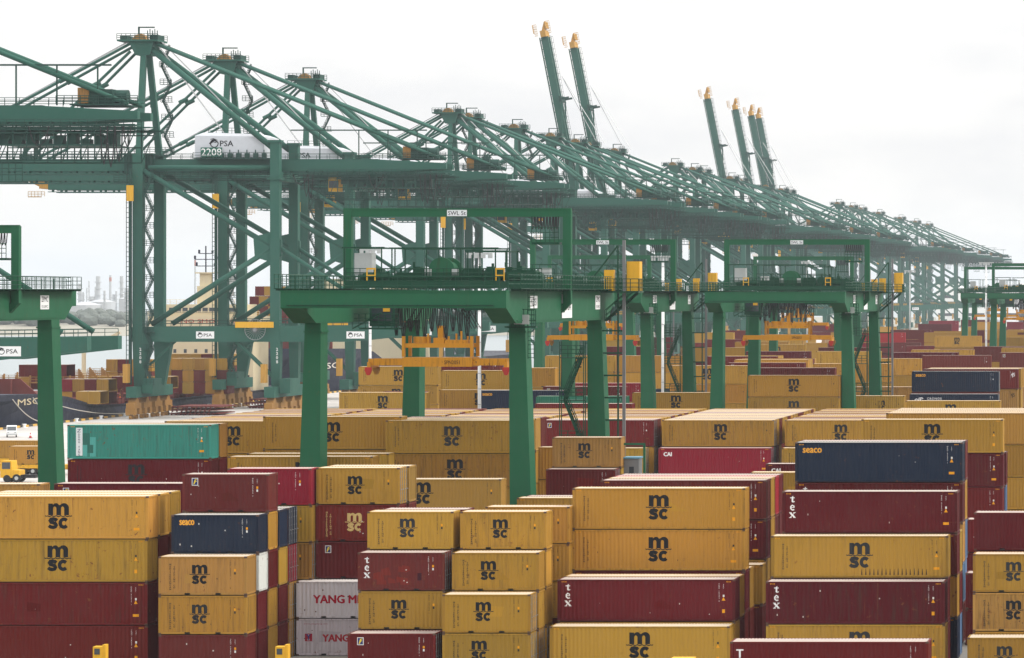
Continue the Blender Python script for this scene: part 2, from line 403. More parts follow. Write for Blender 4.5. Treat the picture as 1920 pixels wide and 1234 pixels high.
@memo
def rod_mesh(L, H, yy):
    b = MB().tube((L/2+0.025, yy, 0.05), (L/2+0.025, yy, H-0.05), 0.022, 6)
    for z in (0.25, 0.75, 1.35, 1.9, H-0.3): b.box(L/2-0.01, L/2+0.035, yy-0.06, yy+0.06, z-0.035, z+0.035)
    b.beam((L/2+0.045, yy, 1.05), (L/2+0.045, yy+0.4, 1.0), 0.02, 0.05)
    return b.mesh('lock_rod', M['steel'])
M['casting'] = paint('corner_casting', (0.10, 0.06, 0.045), 0.6, rust_amt=1.0)

def fold_art(art, name, proud=0.004):
    """lay flat artwork on the front corrugation"""
    me = bpy.data.meshes.new(name); me.from_pydata([(p[0], -p[2], p[1]) for p in art.v], [], art.f)
    bm = bmesh.new(); bm.from_mesh(me); bmesh.ops.triangulate(bm, faces=bm.faces)
    x0 = min(v.co.x for v in bm.verts); x1 = max(v.co.x for v in bm.verts)
    for x in folds(x0, x1):
        bmesh.ops.bisect_plane(bm, geom=bm.verts[:]+bm.edges[:]+bm.faces[:], plane_co=(x,0,0), plane_no=(1,0,0), dist=1e-6)
    for v in bm.verts: v.co.y += -WID/2+0.012+prof(v.co.x)-proud
    bm.to_mesh(me); bm.free(); me.materials.append(M['decal']); me.update(); return me

def arc(cx, cz, rx, rz, a0, a1, n=7): return [(cx+rx*math.cos(R(a0+(a1-a0)*i/n)), cz+rz*math.sin(R(a0+(a1-a0)*i/n))) for i in range(n+1)]
def msc_art(k):
    a = Flat()
    m = [(-0.70, 0.07), (-0.70, 0.86), (-0.40, 0.86), (-0.38, 0.78)] + arc(-0.17, 0.64, 0.23, 0.25, 130, 40, 5) + [(0.07, 0.75)] + arc(0.38, 0.58, 0.32, 0.31, 115, 0, 7) + [(0.70, 0.07), (0.385, 0.07)] + arc(0.275, 0.53, 0.11, 0.13, 0, 180, 6) + [(0.165, 0.07), (-0.15, 0.07)] + arc(-0.26, 0.53, 0.11, 0.13, 0, 180, 6) + [(-0.37, 0.07)]
    a.poly([(x*k, z*k) for x, z in m])
    S = lambda pts: [(x*k, z*k) for x, z in pts]
    a.strip(S([(-0.92, 0.035), (-0.84, 0.0), (-0.74, 0.02)] + [(-0.62+0.31*i/2, 0.03 if i % 2 else -0.03) for i in range(9)] + [(0.74, 0.02), (0.84, 0.0), (0.92, 0.035)]), 0.07*k)
    a.strip(S([(x-0.37, z-0.47) for x, z in ((0.27, 0.17), (0.17, 0.25), (0.0, 0.285), (-0.15, 0.26), (-0.215, 0.17), (-0.15, 0.075), (0.0, 0.03), (0.15, -0.03), (0.225, -0.14), (0.15, -0.25), (0.0, -0.285), (-0.17, -0.255), (-0.29, -0.16))]), 0.245*k)
    a.strip(S([(x+0.37, z-0.47) for x, z in arc(0, 0, 0.25, 0.27, 40, 320, 12)]), 0.245*k)
    return a
def tex_art():     # bold serif lettering, stacked
    a = Flat()
    def t(z):
        a.poly([(-0.07,z-0.2),(0.07,z-0.24),(0.07,z+0.34),(-0.07,z+0.22)]); a.rect(-0.2,0.19,z+0.12,z+0.2); a.poly([(0.0,z-0.26),(0.2,z-0.2),(0.2,z-0.12),(0.0,z-0.18)])
    def e(z):
        a.strip([(0.16,z-0.18),(0,z-0.23),(-0.14,z-0.1),(-0.15,z+0.06),(-0.02,z+0.2),(0.13,z+0.12),(0.14,z+0.01)], 0.11); a.rect(-0.14,0.18,z-0.03,z+0.03)
    def x(z):
        a.strip([(-0.19,z+0.2),(0.19,z-0.2)], 0.15); a.strip([(0.18,z+0.2),(-0.18,z-0.2)], 0.06)
        for sx in (-1,1):
            for sz in (-1,1): a.rect(sx*0.18-0.11, sx*0.18+0.11, z+sz*0.22-0.025, z+sz*0.22+0.025)
    t(0.74); e(0.06); x(-0.6); return a
def f_art():
    return Flat().rect(-0.25,0.25,-0.29,0.29)
@memo
def deco(kind, L, H):
    """list of (part name, mesh, colour) that belong to a livery, on the front side"""
    out = []; z0 = H/2; long_ = L > 7; blk = (0.016, 0.017, 0.02)
    def add(nm, art, col, proud=0.004): out.append((nm, fold_art(art, nm, proud), col))
    if kind in ('msc', 'mscy', 'mscs'):
        col = blk if kind != 'mscy' else (0.55, 0.40, 0.16)
        k = 1.0 if long_ else 0.74; x = 0.0 if long_ else -0.2
        f = Flat(); art = msc_art(k); f.put((art.v, art.f), x, z0+0.12); add('logo', f, col)
        f = Flat(); xl = -L/2+0.84 if long_ else -L/2+0.78; top = H*0.82
        f.column('MEDITERRANEAN', xl, top, 0.138, 0.108, 0.05); f.column('SHIPPING CO', xl+0.27, top-0.16, 0.138, 0.108, 0.05); add('lettering', f, col)
        if kind == 'mscs':
            f = Flat()
            for q in range(17):
                x = 0.1+q*PER*1.0; x = math.floor(x/PER)*PER+FL+SL*0.5; f.poly([(x, 0.22), (x+0.09, 0.22), (x+0.06, 0.62+0.1*((q*7) % 4)/3), (x+0.03, 0.6)])
            add('scrape_mark', f, (0.06,0.04,0.025), 0.003)
    elif kind == 'tex': f = Flat(); a = tex_art(); f.put((a.v, a.f), -L/2+0.72, H*0.60, 0.8); add('lettering', f, (0.8,0.8,0.8))
    elif kind == 'texp':
        f = Flat(); a = tex_art(); f.put((a.v, a.f), -L/2+0.62, H*0.58, 0.75); add('lettering', f, (0.8,0.8,0.8), 0.006)
        f = Flat(); rn_ = random.Random(4)
        for q in range(9): x = rn_.uniform(-L/2+0.9, 0.2); z = rn_.uniform(0.3, 1.5); f.put(([(x,z),(x+rn_.uniform(.3,.8),z),(x+.5,z+rn_.uniform(.2,.6)),(x,z+.4)], [(0,1,2,3)]), lift=q*0.0004)
        add('paint_patch', f, (0.17,0.026,0.02), 0.0015); add('paint_patch', Flat().rect(1.1,1.38,0.7,1.2), (0.05,0.012,0.02), 0.003)
    elif kind == 'texlow': f = Flat().text('T', -L/2+0.6, H*0.72, 0.5, bold=0.03); add('lettering', f, (0.8,0.8,0.8))
    elif kind == 'seaco':
        add('lettering', Flat().text('seaco', -L/2+(1.25 if long_ else 1.05), H*0.8, 0.34, 1.36 if long_ else 0.98, bold=0.07), (0.75,0.36,0.05))
    elif kind == 'cai': add('lettering', Flat().text('CAI', -L/2+1.0, H*0.77, 0.42, 0.85, bold=0.07), (0.8,0.8,0.8))
    elif kind == 'cronos':
        add('lettering', Flat().text('CRONOS', -L/2+3.4, H*0.78, 0.3, 2.0, bold=0.015, spacing=1.1), (0.75,0.75,0.78))
        f = Flat()
        f.strip([(-0.75,-0.1),(-0.5,0.12),(-0.2,-0.08),(0.05,0.15),(0.35,0.3),(0.6,0.1)], 0.16); f.strip([(-0.55,-0.32),(-0.2,-0.22),(0.1,-0.3),(0.45,-0.15),(0.8,-0.28)], 0.1)
        f.poly([(-0.2,0.0),(0.2,-0.15),(0.4,0.1),(0.1,0.35),(-0.15,0.25)]); g = Flat(); g.put((f.v, f.f), -L/2+1.35, H*0.74, 0.85); add('emblem', g, (0.75,0.75,0.78))
    elif kind == 'yang': add('lettering', Flat().text('YANG MING', 0.45, z0+0.05, 0.56, 4.4, bold=0.06), (0.36,0.01,0.03))
    elif kind == 'yang2':
        add('lettering', Flat().text('YANG MING', 0.75, z0-0.05, 0.5, 3.7, bold=0.06), (0.36,0.02,0.03)); add('web_address', Flat().text('www.yangming.com', -L/2+1.35, H*0.86, 0.12, 1.7), (0.30,0.05,0.05))
        f = Flat(); x = -L/2+0.85
        f.rect(x-0.26,x+0.26,z0-0.28,z0-0.22); f.rect(x-0.26,x+0.26,z0+0.2,z0+0.26); f.rect(x-0.26,x-0.2,z0-0.22,z0+0.2); f.rect(x+0.2,x+0.26,z0-0.22,z0+0.2)
        f.poly([(x-0.2,z0+0.2),(x-0.06,z0+0.2),(x-0.03,z0-0.05),(x-0.1,z0-0.22),(x-0.2,z0-0.22)]); f.poly([(x+0.06,z0+0.2),(x+0.2,z0+0.2),(x+0.2,z0-0.22),(x+0.1,z0-0.22),(x+0.03,z0-0.05)]); add('emblem', f, (0.33,0.02,0.04))
        add('emblem_letter', Flat().text('Y', x, z0+0.02, 0.4, 0.28, bold=0.03), (0.03,0.05,0.22), 0.006)
    elif kind == 'dong':
        add('name_board', Flat().rect(-L/2+0.72, -L/2+1.27, 0.28, H-0.25), (0.75,0.77,0.78))
        f = Flat(); f.column('DONG FANG', -L/2+0.995, H-0.72, 0.212, 0.17, 0.02); f.strip([(-L/2+0.85,H-0.62),(-L/2+1.12,H-0.36)], 0.05); f.strip([(-L/2+0.86,H-0.4),(-L/2+1.1,H-0.36)], 0.04); f.strip([(-L/2+0.88,H-0.64),(-L/2+1.12,H-0.6)], 0.04); add('lettering', f, (0.02,0.03,0.09), 0.007)
        add('paint_patch', Flat().rect(-L/2+1.3,-L/2+1.9,1.2,2.2).rect(-L/2+1.7,-L/2+2.2,0.5,1.2), (0.02,0.13,0.10)); add('paint_patch', Flat().rect(-L/2+1.3,-L/2+1.68,0.2,1.18).rect(-L/2+1.92,-L/2+2.4,0.2,1.85), (0.09,0.36,0.32), 0.0036)
    elif kind == 'fl':
        x = -L/2+0.85; z = H*0.8
        add('badge', Flat().rect(x-0.22,x+0.22,z-0.26,z+0.26), (0.75,0.75,0.75)); add('badge_panel', Flat().rect(x-0.18,x+0.18,z-0.22,z+0.22), (0.015,0.03,0.13), 0.0055)
        add('badge_letter', Flat().poly([(x-0.11,z-0.18),(x-0.04,z-0.17),(x+0.03,z-0.02),(x+0.12,z+0.02),(x+0.12,z+0.06),(x+0.02,z+0.04),(x+0.06,z+0.12),(x+0.16,z+0.15),(x+0.15,z+0.19),(x-0.02,z+0.15)]), (0.72,0.55,0.05), 0.007)
    elif kind == 'f45':
        add('size_mark', Flat().text('45', L/2-0.72, H*0.72, 0.5, 0.55, bold=0.03), (0.78,0.78,0.78))
    elif kind == 'k45': add('size_mark', Flat().text('45', L/2-0.72, H*0.72, 0.5, 0.55, bold=0.02), blk)
    return out
@memo
def marks(L, H, dark, var):
    """serial number columns and plates near the right end"""
    xr = L/2-1.05 if L > 7 else L/2-1.05; rnd = random.Random(var*17+int(L)); f = Flat()
    digits = 'MEDU' if var % 2 else 'TRHU'
    w = digits + ' ' + ''.join(str(rnd.randint(0,9)) for _ in range(6)) + ' ' + str(rnd.randint(0,9))
    f.column(w, xr-0.05, H-0.26, 0.098, 0.08, 0.01); f.column('45G1' if L > 7 else '22G1', xr+0.25, H-0.3, 0.085, 0.07, 0.01)
    f.rect(xr+0.2, xr+0.32, H-1.2, H-1.05)
    return fold_art(f, 'serial_number')
@memo
def stickers(L, H, var):
    xr = L/2-0.8; f = Flat()
    if H > 2.7:
        f.poly([(xr-0.13,H-1.45),(xr+0.13,H-1.45),(xr,H-1.2)]); f.rect(xr-0.2 if var % 2 else xr-0.1, xr+0.2 if var % 2 else xr+0.1, H-2.32 if var % 2 else H-2.3, H-2.14 if var % 2 else H-2.05)
        for sx in (-1, 1):
            for k in range(4): f.rect(sx*(L/2-0.32)+k*0.09*(-sx)-0.025, sx*(L/2-0.32)+k*0.09*(-sx)+0.02, H-0.20, H-0.115)
    else: f.rect(xr-0.06, xr+0.08, H-1.0, H-0.84)
    return fold_art(f, 'warning_sticker')
@memo
def patches(L, H, var):
    rnd = random.Random(var*11+5); f = Flat()
    for q in range(1):
        x = rnd.uniform(-L/2+0.5, L/2-2.0); z = rnd.uniform(0.25, H-1.2); f.put(([(x, z), (x+rnd.uniform(0.4, 1.6), z), (x+rnd.uniform(0.4, 1.6), z+rnd.uniform(0.3, 0.8)), (x, z+rnd.uniform(0.3, 0.8))], [(0,1,2,3)]), lift=q*0.0004)
    return fold_art(f, 'repair_patch', 0.0015)
@memo
def scuffs(L, H, var):
    rnd = random.Random(var*5+3); f = Flat()
    for _ in range(rnd.randint(2, 5)):
        x = rnd.uniform(-L/2+0.4, L/2-0.6); z = rnd.uniform(0.3, H-0.5); a = rnd.uniform(0.03, 0.09)
        f.rect(x, x+a, z, z+rnd.uniform(0.02, 0.12))
    return fold_art(f, 'paint_scuff', 0.005)

COLS = {'y': (0.355, 0.198, 0.030), 'Y': (0.480, 0.272, 0.048), 'o': (0.310, 0.169, 0.034), 'm': (0.116, 0.011, 0.010), 'M': (0.088, 0.008, 0.010), 'b': (0.122, 0.023, 0.019),
        'r': (0.188, 0.009, 0.019), 'R': (0.320, 0.017, 0.021), 'n': (0.012, 0.020, 0.042), 't': (0.042, 0.226, 0.188), 'w': (0.620, 0.610, 0.600),
        'g': (0.500, 0.475, 0.480), 'G': (0.033, 0.179, 0.117), 'l': (0.094, 0.160, 0.282), 'u': (0.338, 0.188, 0.047)}
CN = {'y': 'yellow', 'Y': 'bright yellow', 'o': 'ochre yellow', 'm': 'maroon', 'M': 'dark maroon', 'b': 'brown-red', 'r': 'crimson', 'R': 'bright red', 'n': 'navy blue', 't': 'teal', 'w': 'white', 'g': 'pale grey', 'G': 'green', 'l': 'light blue', 'u': 'rust-streaked yellow'}
LN = {'msc': 'black logo', 'mscs': 'black logo and scrapes', 'texp': 'white stacked letters and patches', 'mscy': 'cream logo', 'tex': 'white stacked letters', 'texlow': 'white letter', 'seaco': 'orange lettering', 'cai': 'white lettering', 'cronos': 'white emblem', 'yang': 'big red lettering', 'yang2': 'red emblem and lettering', 'dong': 'white name board', 'fl': 'small square badge', 'f45': 'white 45', 'k45': 'black 45'}
NBOX = [0]
#KEEP0
KEEP = set()      # the boxes that show in the photograph, largest first; the others are joined further down
for q in '0-3 6-7 11 15 19-39 42-44 47-49 53-60 63-64 68-77 79-81 85 88 91-104 106-108 111-112 115-116 120-137 140-145 149-150 154-155 159-160 165 169-170 174 178 182-183 186 188-189 192 196 200-201 204-205 208 211 214-216 219-220 223-230 234 236 239 241 244 247 257 260 263 271 273 276 279 282-283 285 287 290 292 295 298 301-302 304 306-318 321 325 328 330 333 336 341 344 347 351 354-356 360-361 366 371 373 383 394 399 403-404 409 413 417 421 425-426 430-431 435 439 443-446 448 450 455 460 465 470 474-475 485 494-495 500 505 510 524 532-533 538 542 546 551 556 560-561 565-566 570 574 578 582 587 589 591 601 607 609 620 629 634 638 644 646 650 652 658 664 677-678 683 691 693 695 705-706 708-710 712-713 716 718 720 722 724-727 730 734-735 738 750-758 760-763 777 802 822-824'.split():
    a_, _, b_ = q.partition('-'); KEEP.update(range(int(a_), int(b_ or a_)+1))
REST = []
#KEEP1
def container(x, y, z, L, tok, label, group, rotz=0.0, lod=0, doors_right=False):
    """tok: H/S + colour letter + optional '+livery' + optional '!' (doors on the right)"""
    door = '!' in tok or doors_right; tok = tok.replace('!', '')
    base, _, kind = tok.partition('+'); H = HH if base[0] == 'H' else HS; cl = base[1]; col = COLS[cl]; n = NBOX[0]; NBOX[0] += 1
    rnd = random.Random(n*13+1); j = 0.9+0.2*rnd.random(); col = tuple(c*j*(0.95+0.1*rnd.random()) for c in col)
    if KEEP is not None and n not in KEEP:
        REST.append((x, y, z, L, H, cl, rotz)); return None
    mat = 'rusty' if cl == 'u' else 'box'
    o = thing('shipping_container', label, 'container', (x+rnd.uniform(-0.03,0.03), y+rnd.uniform(-0.04,0.04), z), (0,0,rotz), group)
    o['boxid'] = n
    obj('frame', frame_mesh(L, H, mat), o, color=col)
    obj('side_panel', side_mesh(L, H, mat), o, color=col)
    if lod < 2: obj('side_panel', side_mesh(L, H, mat), o, rot=(0,0,math.pi), color=col)
    obj('roof_panel', roof_mesh(L, H, mat), o, color=col)
    er = (0,0,math.pi) if door else (0,0,0); dr = (0,0,0) if door else (0,0,math.pi)
    obj('end_panel', end_mesh(L, H, mat), o, rot=er, color=col)
    for h in (0, 1):
        d = obj('door', door_mesh(L, H, mat, h), o, rot=dr, color=col)
        if door and lod < 2:
            for yy in ((-0.95, -0.35) if h == 0 else (0.35, 0.95)): obj('lock_rod', rod_mesh(L, H, yy), d)
    if lod < 2:
        yel = cl in 'yYou'
        if kind:
            age = rnd.random()**3*0.02
            for nm, me, c in deco(kind, L, H):
                d = obj(nm, me, o, color=tuple(q+age for q in c) if c[0] < 0.05 else c)
                if nm == 'logo': d.location.x = PER*rnd.choice((-1, 0, 0, 0, 1)); d.location.z = rnd.uniform(-0.06, 0.06)
        obj('serial_number', marks(L, H, yel, n % 4), o, color=(0.03,0.03,0.03) if yel else ((0.03,0.03,0.03) if cl in 'wg' else (0.7,0.7,0.7)))
        if lod == 0:
            obj('warning_sticker', stickers(L, H, n % 2), o, color=(0.75,0.33,0.02))
            if n % 3 == 1: obj('repair_patch', patches(L, H, n % 7), o, color=tuple(c*(0.84 if n % 2 else 1.1) for c in col))
            if cl not in 'yY' or n % 3 == 0: obj('paint_scuff', scuffs(L, H, n % 6), o, color=(0.55,0.53,0.5) if cl in 'mMbrRn' else (0.10,0.05,0.03))
    return o
ORD = ['top', 'second from top', 'third from top', 'fourth from top', 'fifth from top', 'sixth from top']
def tier(h): return (HH if h == 'H' else HS)+0.033
def stack(u, v, L, toks, where, Y=None, anchor='l', lod=0, group='containers in the near blocks', skip=0, x=None):
    """a pile of containers standing on the ground; u is the photo column of its front left ('l'), right ('r') or middle ('c')"""
    toks = toks.split(); zt = sum(tier(t[0]) for t in toks)-0.033
    if Y is None: Y = FPX*(CAMH-zt)/(v-V0)
    xx = ax(u, Y) if x is None else x
    if anchor == 'l': xx += L/2
    elif anchor == 'r': xx -= L/2
    z = 0.012; n = len(toks)
    for i, tk in enumerate(toks):
        if i >= skip:
            b = tk.replace('!', '').partition('+'); size = {L40: 'forty-foot', L20: 'twenty-foot', L45: 'forty-five-foot'}[L]
            lab = CN[b[0][1]] + (' ' + size if not b[2] else '') + ' container' + (' with ' + LN[b[2]] if b[2] else '')
            if len((lab+' '+ORD[n-1-i]+' '+where).replace('-', ' ').split()) > 16: lab = lab.replace(' '+size, '')
            if len((lab+' '+ORD[n-1-i]+' '+where).replace('-', ' ').split()) > 16 and b[2]: lab = CN[b[0][1]] + ' container'
            lab += ', ' + ('' if n == 1 else ORD[n-1-i] + ' ') + where
            container(xx, Y+WID/2, z, L, tk, lab, group, lod=lod)
        z += tier(tk[0])
    return Y, xx, zt

for kd in LN:
    for L_ in (L20, L40, L45):
        for H_ in (HH, HS): deco(kd, L_, H_)
for L_ in (L20, L40, L45):
    for H_ in (HH, HS):
        for v_ in range(4): marks(L_, H_, True, v_); marks(L_, H_, False, v_)
for args in (('PSA', 0.02), ('SWL 5t', 0.012), ('SPN2051', 0.0), ('SPN2061', 0.0), ('N2051', 0.02), ('N2061', 0.02), ('ZPMC', 0.01), ('5510MC', 0.0), ('2208', 0.015), ('NO SMOKING', 0.0), ('MSC', 0.02), ('MSC       RA', 0.02)): text_mesh(args[0])
for ch in 'N20516 8'.replace(' ', ''): text_mesh(ch)
# --- near left
P = 2.7
Y, X, _ = stack(277, 931, L40, 'Hm Hm Hy+msc HY+msc', 'of the stack in the left corner', anchor='r')
stack(0, 0, L40, 'Hm Hm Hm HY', 'of the second row in the left corner', Y=Y+P, x=X, anchor='c')
stack(0, 0, L40, 'Hm Hm Hm Hy', 'of the third row in the left corner', Y=Y+2*P, x=X, anchor='c')
stack(74, 908, L40, 'Hm Hm Hy Hu', 'behind the left corner stack, beside the green leg', anchor='r')
stack(101, 907, L40, 'Hm Hm Hm HM+fl', 'row behind the left corner, under the teal container')
Y, X, _ = stack(297, 1044, L20, 'Sb Sy+msc Su+msc', 'of the short stack right of the left corner')
stack(321, 0, L20, 'SM Sm Sw Sn+seaco', 'of the row with the small navy container', Y=Y+P)
stack(342, 0, L20, 'Sy Sy Sm Sy Sb+fl', 'of the tall row topped by brown-red box', Y=Y+2*P)
stack(0, 0, L20, 'SM Sm Sy Sn', 'of the fourth row behind brown-red box', Y=Y+3*P, x=ax(342, Y+2*P)+L20/2+0.02, anchor='c')
stack(0, 0, L20, 'So! So! Sr! Sn!', 'of the fifth row, doors facing right', Y=Y+4*P, x=ax(342, Y+2*P)+L20/2, anchor='c')
stack(427, 879, L20, 'So So! So! Sy Sr', 'of the stack with the crimson twenty-foot box')
Y, X, _ = stack(592, 877.7, L20, 'SM SM SM+fl Sm+mscy Sy+msc!', 'of the stack right of the crimson box')
stack(0, 0, L20, 'SM SM SM Sb Su', 'of the row hidden behind the cream-logo stack', Y=Y+P, x=X+0.15, anchor='c')
stack(555, 1092, L20, 'Sg+yang2 Sg+yang', 'of the grey pair at the bottom', Y=258.5)
Yf = 247.3
stack(651, 0, L20, 'Sm+fl!', 'single box at the bottom edge beside the grey pair', Y=Yf)
stack(671, 0, L20, 'Sm Sy+msc Sb+texp!', 'of the stack with the patched brown-red box', Y=Yf+P)
Y3 = Yf+2*P
stack(688, 0, L20, 'Sm Sm Sy Sy+msc', 'of the back left twenty-foot stack in the middle', Y=Y3)
stack(0, 0, L20, 'Sm Sm Sm Sm', 'of the hidden row behind the middle twenty-foot stacks', Y=Y3+P, x=ax(700, Y3)+L20/2, anchor='c')
stack(830, 0, L20, 'Sy+msc! Sy+msc!', 'of the front pair in the middle', Y=Yf)
stack(847, 0, L20, 'Sy! Sy Sy+msc', 'of the second row in the middle', Y=Yf+P)
stack(863, 0, L20, 'Sy! Sy Sy Sy+msc', 'of the third row in the middle', Y=Y3)
stack(910, 950.6, L20, 'Sm Sy Sy Sy', 'of the stack behind the middle pair')
stack(700, 898, L40, 'Sm Sy Sm So+msc', 'in front of the green legs, lone long box', Y=297, anchor='c', x=ax(798, 297))
stack(969, 934, L40, 'Hm Hy Hy', 'beside the foot of the right front leg')
stack(985, 0, L40, 'Hm Hm Hm', 'one row behind the foot of the right leg', Y=302.9)
# --- near centre-right
stack(1031, 1175, L40, 'Hy+msc', 'lone long box at the bottom centre')
Y, X, _ = stack(1044.5, 1087, L40, 'Hy HM+tex', 'of the low maroon stack, bottom centre')
stack(0, 0, L40, 'Hm Hy', 'of the row behind the low maroon stack', Y=Y+2.75, x=X, anchor='c')
Y, X, _ = stack(1073, 916, L40, 'Hm HM Hy+msc Hy+msc', 'of the tall centre stack')
stack(0, 0, L40, 'Hm Hy', 'low behind the tall centre stack', Y=Y+2.75, x=X, anchor='c')
stack(0, 0, L40, 'Hm Hy', 'low, two rows behind the centre stack', Y=Y+6.2, x=X+0.5, anchor='c')
Y, X, _ = stack(1127, 901, L40, 'Hy Hy HM Hb', 'of the wide-roofed row behind the centre stack')
for k, tk in enumerate(('Hy Hy Hy Hy', 'Hm Hb Hb HR', 'Hm HM HM HM')):
    stack(0, 0, L40, tk, 'of the %s row behind the centre stack' % ('next', 'third', 'fourth')[k], Y=Y+P*(k+1), x=X, anchor='c')
Y, X, _ = stack(1436, 1091, L40, 'Hy+msc HM+tex', 'of the front pair, lower right')
stack(1445, 0, L40, 'Hm Hm Hy+mscs', 'of the scraped yellow stack, lower right', Y=Y+P)
Y2, X2, _ = stack(1466, 922, L40, 'Hn Hy Hm HM+tex', 'of the maroon stack, right')
stack(0, 0, L40, 'Hl Hm Hy', 'in the row behind the right maroon stack', Y=Y2+P, x=X2, anchor='c')
Y, X, _ = stack(1491, 830, L40, 'Hm Hl Hu HM+tex Hn+seaco', 'of the tall navy-topped stack, right')
stack(0, 0, L40, 'Hm Hl Hl Hy Hb', 'of the row behind the navy-topped stack', Y=Y+P, x=X, anchor='c')
stack(1824, 0, L20, 'Sy Su+msc Sy+msc', 'of the stack at the right edge', Y=248.6)
stack(1827, 0, L20, 'Sm Sm Sm SM', 'of the row behind the right edge stack', Y=251.6)
stack(1813, 1196, L20, 'Sy+msc', 'lone box in the lower right corner')
# --- block under the near yard crane
Y, X, _ = stack(126.5, 797, L40, 'Sm Hm Hm HM+msc Ht+dong', 'of the teal-topped stack, left', lod=0)
stack(0, 0, L40, 'Sm Hm Hm HM Ho', 'of the row behind the teal container', Y=Y+P, x=X, anchor='c')
stack(563, 790, L40, 'Sy Sy Hy Hy Hy+msc', 'right of the teal container', anchor='r')
stack(493.5, 784, L40, 'Hm Hm Hy Hy Hy+msc', 'behind the left green leg', Y=324.5)
stack(428.6, 856.4, L40, 'Hm Hm Hy Hy+msc', 'below the left green leg, behind crimson box')
stack(463, 850.8, L40, 'Hm Hm Hy Hy', 'second row behind the crimson box')
Y, X, _ = stack(722.8, 788.8, L40, 'Sm Hm Hy Hy+msc Hy+msc', 'between the two front green legs')
for k in range(1, 4): stack(0, 0, L40, 'Sm Hm Hy Hy H%s' % 'yub'[k-1], 'of the %s row between the green legs' % ('second', 'third', 'fourth')[k-1], Y=Y+P*k, x=X, anchor='c', skip=2)
stack(1024, 880, L20, 'Sm Sm Sm Sm!', 'beside the right green leg, plain ribbed')
stack(1036, 821.4, L20, 'Sm Sm Sm Sy Su+msc', 'of the rust-pocked stack right of the leg', Y=316.5)
stack(990, 0, L20, 'Hm Hy Hy Hy', 'half hidden behind the right green leg', Y=330)
stack(1407, 886, L40, 'Hm Hm Hy', 'peeping out left of the navy stack')
stack(1436, 870, L40, 'Hm Hm HM+cai', 'behind the navy stack')
Y, X, _ = stack(1615, 786.8, L40, 'Hm Hm Hm HM Hy+msc', 'behind the tall navy-topped stack')
stack(0, 0, L40, 'Hm Hm Hl HM', 'second row behind the navy-topped stack', Y=Y+P, x=X+0.1, anchor='c')
stack(1661.6, 767.3, L45, 'Hy Hy Hy Hy Ho+msc', 'right, long roof under two navy boxes', Y=334)
for k in range(1, 6): stack(1661.6, 0, L45, 'Hy Hy Hy Hy H%s' % 'yyyoy'[k-1], 'of the %s roof row at the right' % ('second', 'third', 'fourth', 'fifth', 'sixth')[k-1], x=ax(1661.6, 334), Y=334+2.6*k, skip=4)
stack(1895, 842, L20, 'Hy Hy Hu!', 'narrow at the right edge', Y=350)
# --- the long flat block, sixteen rows deep
GB = 'containers in the long flat block'
bays = [(334, 'sixth'), (561, 'fifth'), (788, 'fourth'), (1016, 'third'), (1241, 'second'), (1472, 'first')]
rows_c = 'yymyymbyymyyMyby'
for bi, (u, bn) in enumerate(bays):
    Yc = 401.0; x0 = ax(u, Yc)
    for r in range(16):
        cl = rows_c[(r*5+bi*3) % 16]
        if r == 0: cl = {3: 'm+fl', 4: 'y+msc', 5: 'y+msc'}.get(bi, 'y+msc')
        d = '!' if bi >= 2 else ''
        rn = ['front', 'second', 'third', 'fourth', 'fifth', 'sixth', 'seventh', 'eighth', 'ninth', 'tenth', 'eleventh', 'twelfth', 'thirteenth', 'fourteenth', 'fifteenth', 'back'][r]
        toks = 'Hy%s Hy%s H%s H%s' % (d, d, 'mybyn'[(r+bi) % 5]+d, cl+d)
        stack(0, 0, L40, toks, '%s row, %s bay from right, long flat block' % (rn, bn), x=x0, Y=Yc+2.62*r, lod=1 if r == 0 else 2, group=GB, skip=(2 if r < 3 and bi > 2 else 3))
stack(1234.4, 0, L40, 'Hm Hm Hr+cai!', 'in front of the flat block, centre right', Y=398.2)
stack(1000, 0, L40, 'Hm Hm Hy!', 'in front of the flat block, by the stair tower', Y=398.2, x=ax(1209, 398.2), anchor='r')
stack(1466, 0, L40, 'Hm Hm Hy+msc', 'in front of the flat block, left of the navy stack', Y=398.2)
# --- yard behind
GF = 'containers in the yard behind the flat block'
def far(u, v, L, toks, where, **k):
    k.setdefault('lod', 1); stack(u, v, L, toks, where, group=GF, **k)
far(1185.7, 736.4, L40, 'Hm Hm Hy Hy+msc', 'behind the flat block, left of the second yard crane')
far(1256, 690, L40, 'Sm Hm Hy Hy Hy+msc', 'with two tiers showing, left of second yard crane', Y=572)
far(1402.7, 704, L40, 'Hm Hm Hm Hy+msc Hy+msc', 'between the legs of the second yard crane')
far(1565.6, 690, L40, 'Hm Hm Hm Hm Hb', 'behind the pair under the second yard crane', anchor='r')
far(1508, 680.5, L40, 'Hm Hm Hm Hm Hm+fl', 'second maroon row under the second yard crane', anchor='r')
for k in range(5): far(1514.5, 674, L40, 'Hy Hy Hy Hy H%s' % 'yyymy'[k], '%s yellow row under the second yard crane' % ('first', 'second', 'third', 'fourth', 'fifth')[k], x=ax(1514.5, 608), Y=608+2.7*k, anchor='r', skip=3)
for k in range(4): far(1456, 668, L40, 'Hm Hm Hm Hm H%s' % 'myyy'[k], '%s row beyond, left under the second yard crane' % ('first', 'second', 'third', 'fourth')[k], x=ax(1456, 640), Y=640+2.7*k, anchor='r', skip=3)
far(1398, 659, L40, 'Hm Hm Hm Hm HM', 'distant dark row under the second yard crane')
far(1404, 646, L40, 'Hy Hy Hy Hy Hy+msc', 'distant, framed by the second yard crane')
far(1524, 682, L40, 'Hy Hy Hy Hy Hy', 'right under the hook of the second yard crane')
